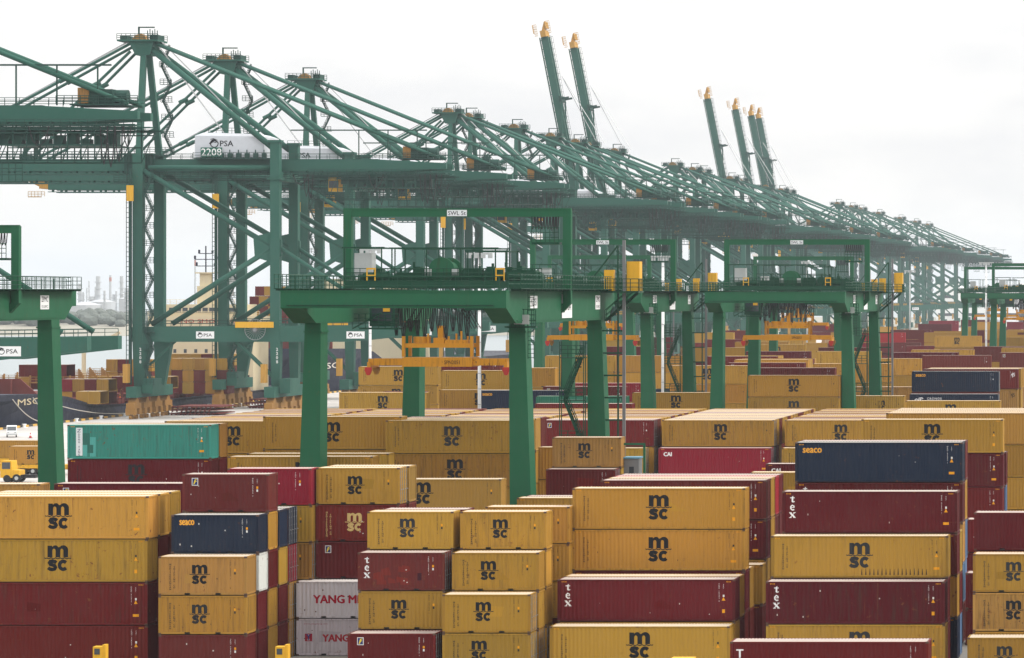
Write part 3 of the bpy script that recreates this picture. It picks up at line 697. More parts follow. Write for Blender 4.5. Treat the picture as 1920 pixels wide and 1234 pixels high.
far(1530, 659, L40, 'Hy Hy Hy Hy Hy+msc', 'distant, left of the second crane right leg')
far(1571, 742, L20, 'Hm Hm Hy Hy', 'right of the pair under the second crane', Y=497)
far(1614, 729, L20, 'Hm Hm Hu Hy+msc', 'at the foot of the second crane right leg', Y=497)
far(1590, 724, L40, 'Hm Hm Hu Hu!', 'second row at the second crane right leg', Y=545)
far(1591, 672.4, L40, 'Hm Hm Hm Hy Hy+msc', 'left of the upper navy box')
far(1709.4, 696.4, L40, 'Hm Hm Hm Hm Hn+seaco!', 'upper navy box at the right')
far(1705.7, 737, L40, 'Hm Hm Hm Hn+cronos!', 'lower navy box at the right', Y=506)
far(1698, 751.8, L40, 'Hm Hm Hm Hy+msc', 'in front of the navy boxes, right')
far(1730.5, 690, L45, 'Hm Hm Hm Hu+k45 Hm+f45', 'behind the navy boxes, right', Y=531)
for k in range(3): far(1740, 688, L45, 'Hm Hm Hm Hy Hy', '%s row behind the marked long maroon box' % ('first', 'second', 'third')[k], x=ax(1730.5, 531)+0.3, Y=534+2.7*k, skip=3)
far(1796.7, 661, L40, 'Hm Hm Hm Hm HM', 'long maroon roof line above the navy box', anchor='r')
far(1826, 656, L40, 'Hy Hy Hy Hy Hy', 'beside the long maroon box, upper right', anchor='r')
far(1858, 666.4, L40, 'Hm Hm Hm Hm Hb', 'short maroon face, upper right', anchor='r', Y=650)
far(1873.7, 661.4, L40, 'Hm Hm Hm Hm Hb+fl', 'maroon at the upper right edge')
far(1752, 630, L40, 'Hy Hy Hy Hy Hy+msc', 'distant pair, lower, upper right')
far(1751, 621, L40, 'Hy Hy Hy Hy Hy+msc', 'distant pair, upper, upper right')
far(1745, 619, L40, 'Hm Hm Hm Hm Hm', 'distant maroon row left of yellow pair', anchor='r', Y=1115)
far(1826, 619, L40, 'Hm Hm Hm Hm HM', 'distant maroon row right of yellow pair', Y=1105)
far(1697, 622, L40, 'Hr Hr Hr Hr HR', 'distant bright red box beside pole', anchor='r', Y=1040)
far(1797, 601, L40, 'Hr Hr Hr Hr Hr', 'farthest crimson box left of the far cranes', anchor='r', Y=1500)
far(1878, 652, L40, 'Hy Hy Hy Hy Hy+msc', 'distant yellow at the upper right edge', Y=742)
far(1826, 651, L40, 'Hm Hm Hm Hm Hb', 'distant faded red box, upper right', Y=760)
far(1886, 628, L40, 'Hy Hy Hy Hy Hy+msc', 'distant yellow box by far right crane')
far(1889, 618, L40, 'Hy Hy Hy Hy Hy', 'farther yellow box by far right crane')
far(635.4, 736, L40, 'Hm Hm Hy Hy+msc', 'behind the block, right of the left leg')
far(797, 733, L20, 'Hm Hm Hm Hm', 'behind the rear left leg', anchor='r', Y=520)
far(672, 687.5, L40, 'Sm Hm Hy Hy+msc Hy+msc', 'under the left half of the orange spreader')
far(826.5, 695, L40, 'Sm Hm Hy Hy+msc Hy+msc', 'under the right half of the orange spreader')
far(823, 731, L40, 'Hm Hm Hy Hy+msc', 'low under the right half of the spreader', Y=528)
far(897, 728, L40, 'Hm Hm Hm Hn+seaco', 'navy box under the spreader', Y=525)
far(800, 680, L40, 'Hm Hm Hm Hm Hm', 'maroon sliver between yellow stacks', Y=612)
far(968, 690, L20, 'Sy Hy Hy Hy Hy', 'right of the near right leg, distant')
far(1022, 667, L40, 'Hm Hm Hy Hy Hy+msc', 'behind the stair tower, distant')
far(1160, 667, L40, 'Hm Hm Hn Hy Hy', 'right of the stair tower, distant', Y=646)
far(1018, 726, L40, 'Hm Hm Hm Hb+fl', 'maroon left of the stair tower', Y=548)
far(1005, 743, L40, 'Hm Hm Hm HG', 'green long box left of the stair tower')
far(1003, 757, L40, 'Hm Hm Hm Hm', 'low maroon left of the stair tower')
far(1206, 718.6, L40, 'Hm Hm Hy Hr', 'crimson right of the stair tower', anchor='r')
far(1215, 652, L40, 'Hm Hm Hm Hm Hm', 'distant maroon behind the stair tower', anchor='r', Y=760)
# rows farther back still
rnd = random.Random(21); k = 0; ky = -1
OR = 'first second third fourth fifth sixth seventh eighth ninth tenth eleventh twelfth thirteenth fourteenth fifteenth sixteenth seventeenth eighteenth nineteenth twentieth'.split()
for Yr in (745, 790, 835, 880, 925, 980, 1040, 1100, 1170, 1250, 1340, 1440, 1560):
    x = ax(1000, Yr) if Yr > 820 else ax(1290, Yr)
    x = max(x, -150); ky += 1; kx = -1
    while True:
        u = U0 + FPX*x/Yr
        if u > 1930: break
        if rnd.random() < 0.72 and not (Yr < 800 and 1600 < u < 1700):
            k += 1; kx += 1; h = rnd.choice((3, 4, 4, 5, 5)); c = rnd.choice('yyyyymmMbry'); rc = [rnd.choice('yymmb') for _ in range(h-1)]+[c]
            far(0, 0, L40, ' '.join('H'+q for q in rc), 'of the %s stack, %s row of the far yard' % (OR[kx], OR[ky]), x=x, Y=Yr, skip=h-2 if h > 3 else h-1, lod=2)
        x += 13.2
stack(1810, 0, L20, 'Sm Sm', 'added low to darken the gap left of right edge stack', Y=266.3)  # boxes added to hide brightly lit ground and keep the gap dark
stack(1812, 0, L20, 'Sm Sm Sm', 'added behind to darken the gap by the right edge stack', Y=287)  # dark filler boxes added where sunlit pavement showed through the gap
# ------------------------------------------------------------------ yard cranes (gantries over the blocks)
def sign_part(parent, name, art_list, w, h, origin, facing, board=(0.80,0.81,0.82), lift=0.02, board_name='board'):
    """a flat board with lettering; facing 'y' (towards -y) or 'x' (towards +x); art_list: [(Flat, colour)]"""
    def place(vs, d):
        if facing == 'y': return [(origin[0]+p[0], origin[1]-d-p[2], origin[2]+p[1]) for p in vs]
        return [(origin[0]+d+p[2], origin[1]+p[0], origin[2]+p[1]) for p in vs]
    b = MB(); s = parent
    if w < 0.1: pass
    elif facing == 'y': b.box(origin[0]-w/2, origin[0]+w/2, origin[1]-lift, origin[1], origin[2]-h/2, origin[2]+h/2)
    else: b.box(origin[0], origin[0]+lift, origin[1]-w/2, origin[1]+w/2, origin[2]-h/2, origin[2]+h/2)
    if w >= 0.1: s = obj(name, b.mesh(name, M['decal']), parent, color=board)
    for art, col in art_list:
        me = bpy.data.meshes.new('lettering'); me.from_pydata(place(art.v, lift+0.006), [], art.f); me.materials.append(M['decal'])
        obj('lettering', me, s, color=col)
    return s
BLK = (0.015, 0.016, 0.02)
def psa_art(w, h):
    """round swirl emblem and the three letters"""
    f = Flat(); r = h*0.36; cx = -w*0.30
    f.strip([(cx+r*math.cos(t), r*math.sin(t)) for t in [R(a) for a in range(60, 400, 20)]], h*0.09)
    f.strip([(cx-r*1.25, -r*0.1), (cx-r*0.6, r*0.55), (cx+r*0.1, r*0.75), (cx+r*0.9, r*0.35)], h*0.13)
    f.strip([(cx-r*0.9, r*0.05), (cx-r*0.3, r*0.4), (cx+r*0.5, r*0.2)], h*0.07); f.strip([(cx-r*1.0, r*1.05), (cx-r*0.2, r*1.25), (cx+r*0.8, r*0.8)], h*0.07)
    f.text('PSA', w*0.17, 0, h*0.52, w*0.5, bold=0.02); return f
def stair(b, x0, x1, y, z0, z1, wd=0.7, r=0.03, m=0):
    """one flight with stringers, treads and a hand rail, running in x"""
    for dy in (0, wd):
        b.beam((x0, y+dy, z0), (x1, y+dy, z1), 0.05, 0.2, m)
        b.tube((x0, y+dy, z0+1.0), (x1, y+dy, z1+1.0), r, 4, m=m); b.tube((x0, y+dy, z0+0.5), (x1, y+dy, z1+0.5), r*0.8, 4, m=m)
        for k in range(4):
            t = k/3; px = x0+(x1-x0)*t; pz = z0+(z1-z0)*t; b.tube((px, y+dy, pz), (px, y+dy, pz+1.0), r, 4, m=m)
    n = max(3, int(abs(z1-z0)/0.35))
    for k in range(1, n):
        t = k/n; px = x0+(x1-x0)*t; pz = z0+(z1-z0)*t; b.box(px-0.11, px+0.11, y, y+wd, pz-0.015, pz+0.015, m)

def make_rtg(frame_y=17.0, num='N2051', z_frame=32.9, full=True, tower=True):
    r = thing('yard_crane', '', 'crane')
    W = 9.2; G = M['rtg']; D = M['rtg_d']
    YB, YE, YL2 = -8.0, 45.5, 38.0        # front end, rear end, rear legs
    for sx in (-1, 1):
        xo = sx*W; xi = sx*(W-1.35); a, c = min(xo, xi), max(xo, xi)
        pts = [(YB+1.4, 24.27), (YB+1.4, 25.7), (YE-1.2, 25.7), (YE-1.2, 24.3), (YE-3.4, 23.0), (YB+4.2, 23.0)]
        g = obj('girder', MB().prismx(pts, a, c).mesh('girder', G), r)
        seam = MB().box(min(xo, xo+sx*0.05), max(xo, xo+sx*0.05), YB+4.5, YE-4, 23.16, 23.26); seam.box(min(xo, xo+sx*0.06), max(xo, xo+sx*0.06), YB+1.5, YE-1.3, 25.55, 25.62)
        obj('flange', seam.mesh('flange', G), g)
        fb = MB()
        for k in range(28): fb.box(min(xo, xo+sx*0.9), max(xo, xo+sx*0.9), YB+2+k*1.85, YB+2.12+k*1.85, 25.7, 25.84)
        fb.box(min(xo, xo+sx*0.95), max(xo, xo+sx*0.95), YB+1.5, YE-1.3, 25.84, 25.9)
        wk = obj('walkway', fb.mesh('walkway', D), r)
        rl = MB().rail([(xo+sx*0.9, YB+1.5, 25.9), (xo+sx*0.9, YE-1.3, 25.9)], 1.15, 1.35); rl.rail([(xo-sx*0.1, YB+1.5, 25.9), (xo-sx*0.1, YE-1.3, 25.9)], 1.1, 2.7)
        obj('railing', rl.mesh('railing', D), wk, kind='stuff')
        for yl in (0.0, YL2):
            # legs widen towards the foot and lean out
            lx = [(xo, xo-sx*1.32), (xo+sx*0.75, xo-sx*1.22)]
            t = (min(lx[0]), max(lx[0]), yl, yl+2.4, 23.0); q = (min(lx[1]), max(lx[1]), yl-0.1, yl+2.5, 1.9)
            l = obj('leg', MB().taper(q, t).mesh('leg', G), r)
            sm = MB()
            for zz in (7.5, 12.6, 17.6):
                tt = (23.0-zz)/21.1; xa = t[0]+(q[0]-t[0])*tt; xb = t[1]+(q[1]-t[1])*tt; sm.box(xa-0.012, xb+0.012, yl-0.1*tt-0.012, yl+2.4+0.1*tt+0.012, zz, zz+0.05)
            obj('weld_seam', sm.mesh('weld_seam', G), l, kind='stuff')
            obj('joint_collar', MB().box(t[0]-0.09, t[1]+0.09, yl-0.09, yl+2.49, 22.2, 22.36).mesh('joint_collar', G), l)
            if sx > 0 and yl == 0 and full:
                f = Flat().column(num[::-1] if False else num, 0, 0, 0.95, 0.62, 0.03); px = xo+0.52
                me = bpy.data.meshes.new('leg_number'); zt = 8.2
                me.from_pydata([(xo+0.02+0.75*(23.0-(zt+z))/21.1+0.012+q, yl+1.1+x, zt+z) for x, z, q in f.v], [], f.f); me.materials.append(M['decal']); obj('leg_number', me, l, color=(0.8,0.8,0.8))
            bo = MB().box(min(xo+sx*0.9, xo-sx*1.4), max(xo+sx*0.9, xo-sx*1.4), yl-1.2, yl+3.6, 1.0, 1.95)
            bg_ = obj('bogie', bo.mesh('bogie', D), r)
            for yy in (yl-0.6, yl+3.0):
                wm = MB().prismx([(yy+0.75*math.cos(2*math.pi*i/16), 0.75+0.75*math.sin(2*math.pi*i/16)) for i in range(16)], xo-sx*0.25-0.3, xo-sx*0.25+0.3)
                obj('wheel', wm.mesh('wheel', M['black']), bg_)
    for yl in (0.0, YL2):
        obj('sill_beam', MB().box(-W+1.2, W-1.2, yl+0.5, yl+1.7, 2.0, 3.3).mesh('sill_beam', G), r)
    for y0, y1 in ((YB, YB+1.42), (YE-1.22, YE)):
        e = obj('end_beam', MB().box(-W, W, y0, y1, 24.27, 25.7).box(-W-0.02, W+0.02, y0-0.06, y1, 25.62, 25.72).mesh('end_beam', G), r)
        obj('railing', MB().rail([(-W, y0+0.1, 25.72), (W-0.6, y0+0.1, 25.72)], 1.15, 1.15).mesh('railing', D), e, kind='stuff')
    sm = MB()
    for xx in (-6.1, -3.0, 0.0, 3.0, 6.1): sm.box(xx-0.025, xx+0.025, YB-0.014, YB, 24.3, 25.6)
    obj('weld_seam', sm.mesh('weld_seam', G), r, kind='stuff')
    cd = MB().tube((-W+0.5, YB-0.06, 24.5), (W-1.0, YB-0.06, 24.5), 0.045, 6)
    for xx in range(-8, 9, 2): cd.box(xx-0.06, xx+0.06, YB-0.1, YB, 24.44, 24.56)
    obj('conduit', cd.mesh('conduit', D), r)
    # knee boxes where the end beam drops to the girder
    for sx in (-1, 1):
        a, c = sorted((sx*(W-0.004), sx*(W-1.9)))
        obj('knee', MB().prismx([(YB+0.05, 24.272), (YB+4.2, 23.0), (YB+4.2, 24.272)], a, c).mesh('knee', G), r)
    # overhead service frame with the hoist rail
    fy = frame_y; top = z_frame
    for sx in (-1, 1):
        x0, x1 = sorted((sx*(W+0.15), sx*(W+0.85)))
        p = MB().box(x0, x1, fy, fy+0.75, 24.6, top); p.prism([(sx*W, 23.7), (sx*(W+0.85), 24.6), (sx*W, 24.6)], fy, fy+0.75)
        obj('service_post', p.mesh('service_post', G), r)
    sb = obj('service_beam', MB().box(-W-0.85, W+0.85, fy, fy+0.5, top-0.02, top+0.1).box(-W-0.14, W+0.14, fy+0.05, fy+0.45, top-0.65, top-0.022).mesh('service_beam', G), r)
    if full: sign_part(r, 'load_sign', [(Flat().text('SWL 5t', 0, 0, 0.36, 1.55, bold=0.012), BLK)], 1.75, 0.55, (0, fy-0.02, top-0.32), 'y', (0.74,0.76,0.78))
    hb = MB().box(W-2.5, W-0.1, fy-0.6, fy+0.9, top-3.1, top-2.9); hb.rail([(W-2.5, fy-0.6, top-2.9), (W-0.1, fy-0.6, top-2.9)], 1.3, 0.4)
    hb.tube((W-2.5, fy-0.6, top-2.9), (W-2.5, fy-0.6, top-0.6), 0.04, 4)
    obj('hoist_basket', hb.mesh('hoist_basket', D), r)
    cb = MB()
    for k in range(9): cb.path([(W-2.6+k*0.27, fy+0.1, top-0.65), (W-2.6+k*0.27+0.05, fy, top-1.5), (W-2.5+k*0.27, fy-0.1, top-1.75), (W-2.42+k*0.27, fy, top-1.5), (W-2.38+k*0.27, fy+0.1, top-0.65)], 0.05, 5)
    obj('cable_bundle', cb.mesh('cable_bundle', M['black']), r, kind='stuff')
    # trolley on top of the girders
    ty = 11.5
    tr = obj('trolley_frame', MB().box(-8.6, 8.6, ty, ty+0.8, 25.95, 26.55).box(-8.6, 8.6, ty+5.2, ty+6.0, 25.95, 26.55).box(-8.6, -7.6, ty+0.8, ty+5.2, 25.95, 26.5).box(7.6, 8.6, ty+0.8, ty+5.2, 25.95, 26.5).box(-4.8, 3.4, ty+0.8, ty+5.2, 25.9, 26.4).mesh('trolley_frame', D), r)
    obj('railing', MB().rail([(-8.5, ty, 26.55), (8.5, ty, 26.55)], 1.1, 0.6).rail([(-8.5, ty+6, 26.55), (8.5, ty+6, 26.55)], 1.1, 1.4).mesh('railing', D), tr, kind='stuff')
    obj('hoist_drum', MB().disc((-0.4, 27.5), 1.12, ty+0.9, ty+1.15, 28).disc((-0.4, 27.5), 0.8, ty+1.15, ty+4.4, 20).disc((-0.4, 27.5), 1.12, ty+4.4, ty+4.65, 28).mesh('hoist_drum', G), tr)
    for q in ((-2.6, -1.9, 0.8, 1.6, 26.55, 27.6), (-4.6, -2.7, 1.4, 2.6, 26.5, 27.2), (1.3, 3.1, 1.2, 2.6, 26.5, 27.5), (3.4, 4.2, 0.9, 1.9, 26.5, 27.7), (5.2, 7.6, 2.0, 4.4, 26.5, 27.4)):
        obj('gearbox', MB().box(q[0], q[1], ty+q[2], ty+q[3], q[4], q[5]).box(q[0]+0.1, q[1]-0.1, ty+q[2]+0.1, ty+q[3]-0.1, q[5], q[5]+0.12).mesh('gearbox', D), tr)
    rq = random.Random(3)
    for k in range(14):
        xx = -8.0+k*1.15; hh = rq.uniform(0.5, 1.5); obj('machine_box', MB().box(xx, xx+rq.uniform(0.4, 0.9), ty+2.6+rq.random(), ty+4.6, 26.5, 26.5+hh).box(xx+0.1, xx+0.3, ty+2.7, ty+2.9, 26.5+hh, 26.9+hh).mesh('machine_box', D), tr)
    pp = MB()
    for k in range(6): pp.path([(-8.2, ty+0.2+k*0.05, 26.7+k*0.11), (-1.9+k*0.3, ty+0.3, 26.75+k*0.1), (2.6, ty+0.35, 26.7+k*0.12), (8.3, ty+0.25, 26.72+k*0.1)], 0.03, 5)
    obj('hydraulic_pipe', pp.mesh('hydraulic_pipe', D), tr, kind='stuff')
    for x0_, x1_, yy in ((-7.0, -4.9, 0.6), (4.6, 6.6, 1.0)): obj('hoist_motor', MB().tube((x0_, ty+yy, 26.95), (x1_, ty+yy, 26.95), 0.36, 14).tube((x0_-0.12, ty+yy, 26.95), (x0_, ty+yy, 26.95), 0.28, 14).mesh('hoist_motor', D), tr)
    obj('electrical_cabinet', MB().box(-8.0, -6.5, ty+1.0, ty+2.6, 27.1, 29.0).box(-7.27, -7.23, ty+0.99, ty+1.0, 27.2, 28.9).box(-7.15, -7.05, ty+0.96, ty+1.0, 27.9, 28.1).mesh('electrical_cabinet', M['grey']), tr)
    obj('junction_box', MB().box(-1.75, -1.25, ty+0.4, ty+0.9, 26.9, 27.6).mesh('junction_box', M['grey']), tr); obj('junction_box', MB().box(0.6, 1.1, ty+0.4, ty+0.9, 26.9, 27.6).mesh('junction_box', M['grey']), tr)
    cf = MB()
    for x0, x1, z1, ny in ((-8.7, -5.5, 29.4, 2), (-4.6, 4.4, 29.35, 4), (2.0, 5.3, 29.1, 2)):
        for yy in (ty+0.4, ty+5.6):
            n = 1 if x1-x0 < 5 else 3
            for k in range(n+1): xx = x0+(x1-x0)*k/n; cf.box(xx-0.05, xx+0.05, yy-0.05, yy+0.05, 26.5, z1)
            cf.box(x0-0.25, x1+0.25, yy-0.06, yy+0.06, z1, z1+0.13)
        for k in range(7): xx = x0+(x1-x0)*k/6; cf.box(xx-0.04, xx+0.04, ty+0.46, ty+5.54, z1+0.005, z1+0.1)
    obj('canopy_frame', cf.mesh('canopy_frame', D), tr)
    for xx in (-6.3, 4.9):
        obj('guard_gate', MB().box(xx-0.4, xx-0.3, ty-0.15, ty-0.05, 26.6, 27.7).box(xx+0.3, xx+0.4, ty-0.15, ty-0.05, 26.6, 27.7).box(xx-0.3, xx+0.3, ty-0.15, ty-0.05, 27.55, 27.7).box(xx-0.3, xx+0.3, ty-0.15, ty-0.05, 27.0, 27.1).mesh('guard_gate', M['yellowsafe']), tr)
    # machinery hanging under the trolley: driver cab, festoon, hoist ropes
    cab = MB().box(-6.6, -4.4, ty+0.6, ty+2.8, 22.6, 24.9); cab.box(-7.4, -4.0, ty+0.2, ty+3.2, 22.35, 22.5)
    cab.rail([(-8.0, ty+0.2, 22.5), (-4.0, ty+0.2, 22.5)], 1.2, 0.6); cab.beam((-8.0, ty+0.3, 22.4), (-5.5, ty+0.3, 23.8), 0.12, 0.12)
    cc = obj('driver_cab', cab.mesh('driver_cab', D), r)
    obj('cab_window', MB().box(-6.4, -4.6, ty+0.56, ty+0.6, 23.1, 24.4).mesh('cab_window', M['glass']), cc); obj('cab_light', MB().box(-5.4, -4.8, ty+0.5, ty+0.55, 23.9, 24.5).mesh('cab_light', M['yellowsafe']), cc)
    lp = MB()
    for k in range(11):
        x = -4.9+k*0.62; dep = 2.6+0.4*math.sin(k*2.1)
        for dx in (0, 0.13): lp.path([(x+dx, ty+2+dx*3, 24.6), (x+0.08+dx, ty+2.2, 24.4-dep*0.6), (x+0.2+dx, ty+2.3, 24.4-dep), (x+0.34+dx, ty+2.2, 24.4-dep*0.55), (x+0.42+dx, ty+2, 24.6)], 0.05, 5)
    obj('festoon_cable', lp.mesh('festoon_cable', M['black']), tr, kind='stuff')
    bx = MB().box(1.6, 6.6, ty+1, ty+4.5, 24.0, 24.15).box(1.6, 6.6, ty+1, ty+1.1, 24.15, 25.7); bx.rail([(1.6, ty+0.9, 24.15), (6.6, ty+0.9, 24.15)], 1.1, 0.7)
    obj('service_platform', bx.mesh('service_platform', D), tr)
    hz = 22.1; xc = -0.8                      # head block height
    rp = MB()
    for sx in (-1, 1):
        for yy in (ty+1.4, ty+4.0):
            for dd in (0, 0.25): rp.tube((xc+sx*1.0+dd, yy, 25.9), (xc+sx*(2.9+dd), yy+0.2, hz+0.3), 0.035, 4)
            rp.tube((xc+sx*3.2, yy, 25.9), (xc+sx*3.25, yy+0.2, hz+0.3), 0.04, 4)
    obj('hoist_rope', rp.mesh('hoist_rope', M['black']), tr, kind='stuff')
    O = M['orange']
    sp = obj('spreader', MB().box(xc-3.05, xc+3.05, ty+1.0, ty+4.2, hz-3.0, hz-2.2).mesh('spreader', O), r)
    for sx in (-1, 1):
        a = sorted((xc+sx*3.04, xc+sx*6.05))
        for yy in (ty+1.25, ty+3.3): obj('telescopic_arm', MB().box(a[0], a[1], yy, yy+0.65, hz-2.9, hz-2.32).mesh('telescopic_arm', O), sp)
        en = obj('end_beam', MB().box(min(xc+sx*5.8, xc+sx*6.1), max(xc+sx*5.8, xc+sx*6.1), ty+1.0, ty+4.2, hz-3.1, hz-2.6).mesh('end_beam', O), sp)
        for yy in (ty+0.95, ty+4.0):
            fp = MB().taper((xc+sx*6.0-0.12, xc+sx*6.0+0.12, yy, yy+0.2, hz-3.75), (xc+sx*6.0-0.32, xc+sx*6.0+0.32, yy-0.02, yy+0.25, hz-3.3)).box(xc+sx*6.0-0.3, xc+sx*6.0+0.3, yy, yy+0.22, hz-3.3, hz-3.05)
            obj('corner_guide', fp.mesh('corner_guide', M['red'] if yy < ty+2 else M['bogie']), sp)
    if full: sign_part(sp, 'number_print', [(Flat().text('SPN'+num[1:], 0, 0, 0.33, 1.35), BLK)], 0.02, 0.02, (xc+1.3, ty+0.99, hz-2.62), 'y', (0.5,0.25,0.03), 0.008)
    hbk = MB().box(xc-3.1, xc+3.1, ty+1.2, ty+1.6, hz-1.35, hz-0.98).box(xc-3.1, xc+3.1, ty+3.6, ty+4.0, hz-1.35, hz-0.98)
    for sx in (-1, 1): hbk.box(min(xc+sx*3.1, xc+sx*2.85), max(xc+sx*3.1, xc+sx*2.85), ty+1.1, ty+1.45, hz-2.15, hz-0.35).box(min(xc+sx*3.1, xc+sx*2.85), max(xc+sx*3.1, xc+sx*2.85), ty+3.7, ty+4.05, hz-2.15, hz-0.35)
    hbk.box(xc-0.2, xc+0.25, ty+2.2, ty+2.9, hz-0.98, hz+0.55).box(xc-0.45, xc+0.5, ty+1.6, ty+3.4, hz-0.98, hz-0.5); hbk.disc((xc-1.6, hz-0.55), 0.02, ty+1.3, ty+1.4, 8)
    obj('head_block', hbk.mesh('head_block', O), sp)
    obj('cable_basket', MB().tube((xc-1.6, ty+2.4, hz-0.95), (xc-1.6, ty+2.4, hz-0.4), 0.75, 18).mesh('cable_basket', O), sp)
    for k, x in enumerate((0.9, 1.5, 2.0, 2.5, -0.9)): obj('sheave_bracket', MB().box(xc+x-0.07, xc+x+0.07, ty+1.5+0.3*(k % 2), ty+1.7+0.3*(k % 2), hz-0.98, hz-0.35+0.22*(k % 3)).mesh('sheave_bracket', O), sp)
    obj('sheave_base', MB().box(xc+0.6, xc+2.6, ty+1.4, ty+2.8, hz-0.98, hz-0.68).mesh('sheave_base', O), sp)
    # stair tower and cable column at the rear right leg, power cabinet
    n_before = set(bpy.data.objects); st = MB(); x0 = W-3.4
    for k in range(5):
        z0 = 3.5+k*4.0; st.box(x0-0.3, W-1.3, YL2-1.2, YL2-0.2, z0-0.08, z0); st.rail([(x0-0.3, YL2-1.2, z0), (W-1.4, YL2-1.2, z0)], 1.1, 0.7, 0.035)
        if k < 4: stair(st, x0+0.1 if k % 2 else W-1.7, W-1.7 if k % 2 else x0+0.1, YL2-1.15, z0, z0+4.0, 0.8, 0.035)
    for px in (x0-0.3, W-1.45):
        for py in (YL2-1.2, YL2-0.2): st.tube((px, py, 3.0), (px, py, 21.0), 0.05, 5)
    obj('stair_tower', st.mesh('stair_tower', D), r, kind='stuff')
    cp = obj('cable_column', MB().box(W+1.95, W+2.22, YL2+0.2, YL2+0.5, 0.8, 30.5).mesh('cable_column', M['pole']), r)
    ru = MB()
    for k in range(10): ru.box(W-0.2, W+1.9, YL2+0.3, YL2+0.45, 3.0+k*2.1, 3.15+k*2.1)
    ru.box(W+1.45, W+1.6, YL2+0.3, YL2+0.45, 1.5, 30.0); ru.beam((W+1.5, YL2+0.4, 30.0), (W-0.8, YL2+0.4, 27.0), 0.15, 0.15); ru.box(W-1.0, W-0.8, YL2+0.3, YL2+0.5, 25.9, 27.2)
    obj('column_bracket', ru.mesh('column_bracket', D), r)
    pf = MB().box(W-1.0, W+3.6, YL2-0.6, YL2+2.6, 25.55, 25.7); pf.rail([(W-1.0, YL2-0.6, 25.7), (W+3.6, YL2-0.6, 25.7), (W+3.6, YL2+2.6, 25.7)], 1.15, 0.8, 0.035)
    stair(pf, W+3.2, W+0.2, YL2+0.8, 25.5, 22.9, 0.8)
    obj('cabinet_platform', pf.mesh('cabinet_platform', D), r)
    obj('power_cabinet', MB().box(W+2.3, W+3.5, YL2+0.6, YL2+2.2, 25.72, 28.5).box(W+2.4, W+3.4, YL2+0.58, YL2+0.6, 25.9, 28.3).mesh('power_cabinet', M['yellowsafe']), r)
    obj('power_cabinet', MB().box(W+0.2, W+1.1, YL2+0.4, YL2+1.2, 25.72, 27.7).mesh('power_cabinet', M['yellowsafe']), r)
    if not tower:
        for q in set(bpy.data.objects)-n_before: bpy.data.objects.remove(q)
    ld = MB()
    for dx in (0, 0.5): ld.tube((W+0.25+dx, 0.1, 20.0), (W+0.25+dx, 0.1, 25.8), 0.035, 5)
    for k in range(16): ld.tube((W+0.25, 0.1, 20.1+k*0.36), (W+0.75, 0.1, 20.1+k*0.36), 0.025, 4)
    ld.box(W-1.5, W+1.1, -1.0, -0.15, 22.6, 22.75); ld.rail([(W-0.9, -1.0, 22.75), (W+1.1, -1.0, 22.75)], 1.4, 0.35)
    obj('access_ladder', ld.mesh('access_ladder', D), r)
    obj('flood_light', MB().box(W-0.7, W+0.55, -1.1, -0.9, 22.9, 23.7).mesh('flood_light', M['grey']), r)
    mk = MB().box(-8.0, 8.0, ty+0.95, ty+1.0, 24.95, 25.0)
    if full:
        sign_part(r, 'number_board', [(Flat().text(num, 0, 0, 0.62, 2.6, bold=0.02), BLK)], 3.2, 1.05, (W, 4.0, 24.75), 'x')
        sign_part(r, 'company_board', [(psa_art(4.6, 1.4), BLK)], 5.0, 2.1, (W+0.055, 19.5, 24.35), 'x')
        sign_part(r, 'maker_board', [(Flat().text('ZPMC', 0, 0.3, 0.5, 1.9, bold=0.01).text('5510MC', 0, -0.4, 0.3, 1.9), BLK)], 2.5, 1.3, (W, 36.0, 24.65), 'x')
    # fence of cable posts along the walkway
    return r
g1 = 'yard gantry cranes over the container blocks'
def place_rtg(o, xr, yl, label):
    o.location = (xr-9.2, yl, 0); o['label'] = label; o['group'] = g1; return o
rtg = make_rtg()
place_rtg(rtg, -58.3, 308, 'green yard gantry crane in the centre, orange spreader between its legs')
place_rtg(make_rtg(frame_y=26.0, num='N2061', z_frame=31.6, tower=False), -110, 308, 'green yard gantry crane cut off by the left edge')
place_rtg(copy_tree(rtg), -49.4, 491, 'green yard gantry crane right of centre, beyond the flat block')
place_rtg(copy_tree(rtg), -76.2, 491, 'green yard gantry crane half hidden behind the central one')
far_rtg = make_rtg(full=False)
place_rtg(far_rtg, -74.5, 720, 'distant green yard gantry crane seen through the right-hand one')
place_rtg(copy_tree(far_rtg), -112, 700, 'distant green yard gantry crane behind the central crane legs')
place_rtg(copy_tree(far_rtg), ax(1805, 1000)+18.4, 1000, 'far green yard gantry crane near the right edge, left of two')
place_rtg(copy_tree(far_rtg), ax(1858, 880)+18.4, 880, 'far green yard gantry crane cut off by the right edge')
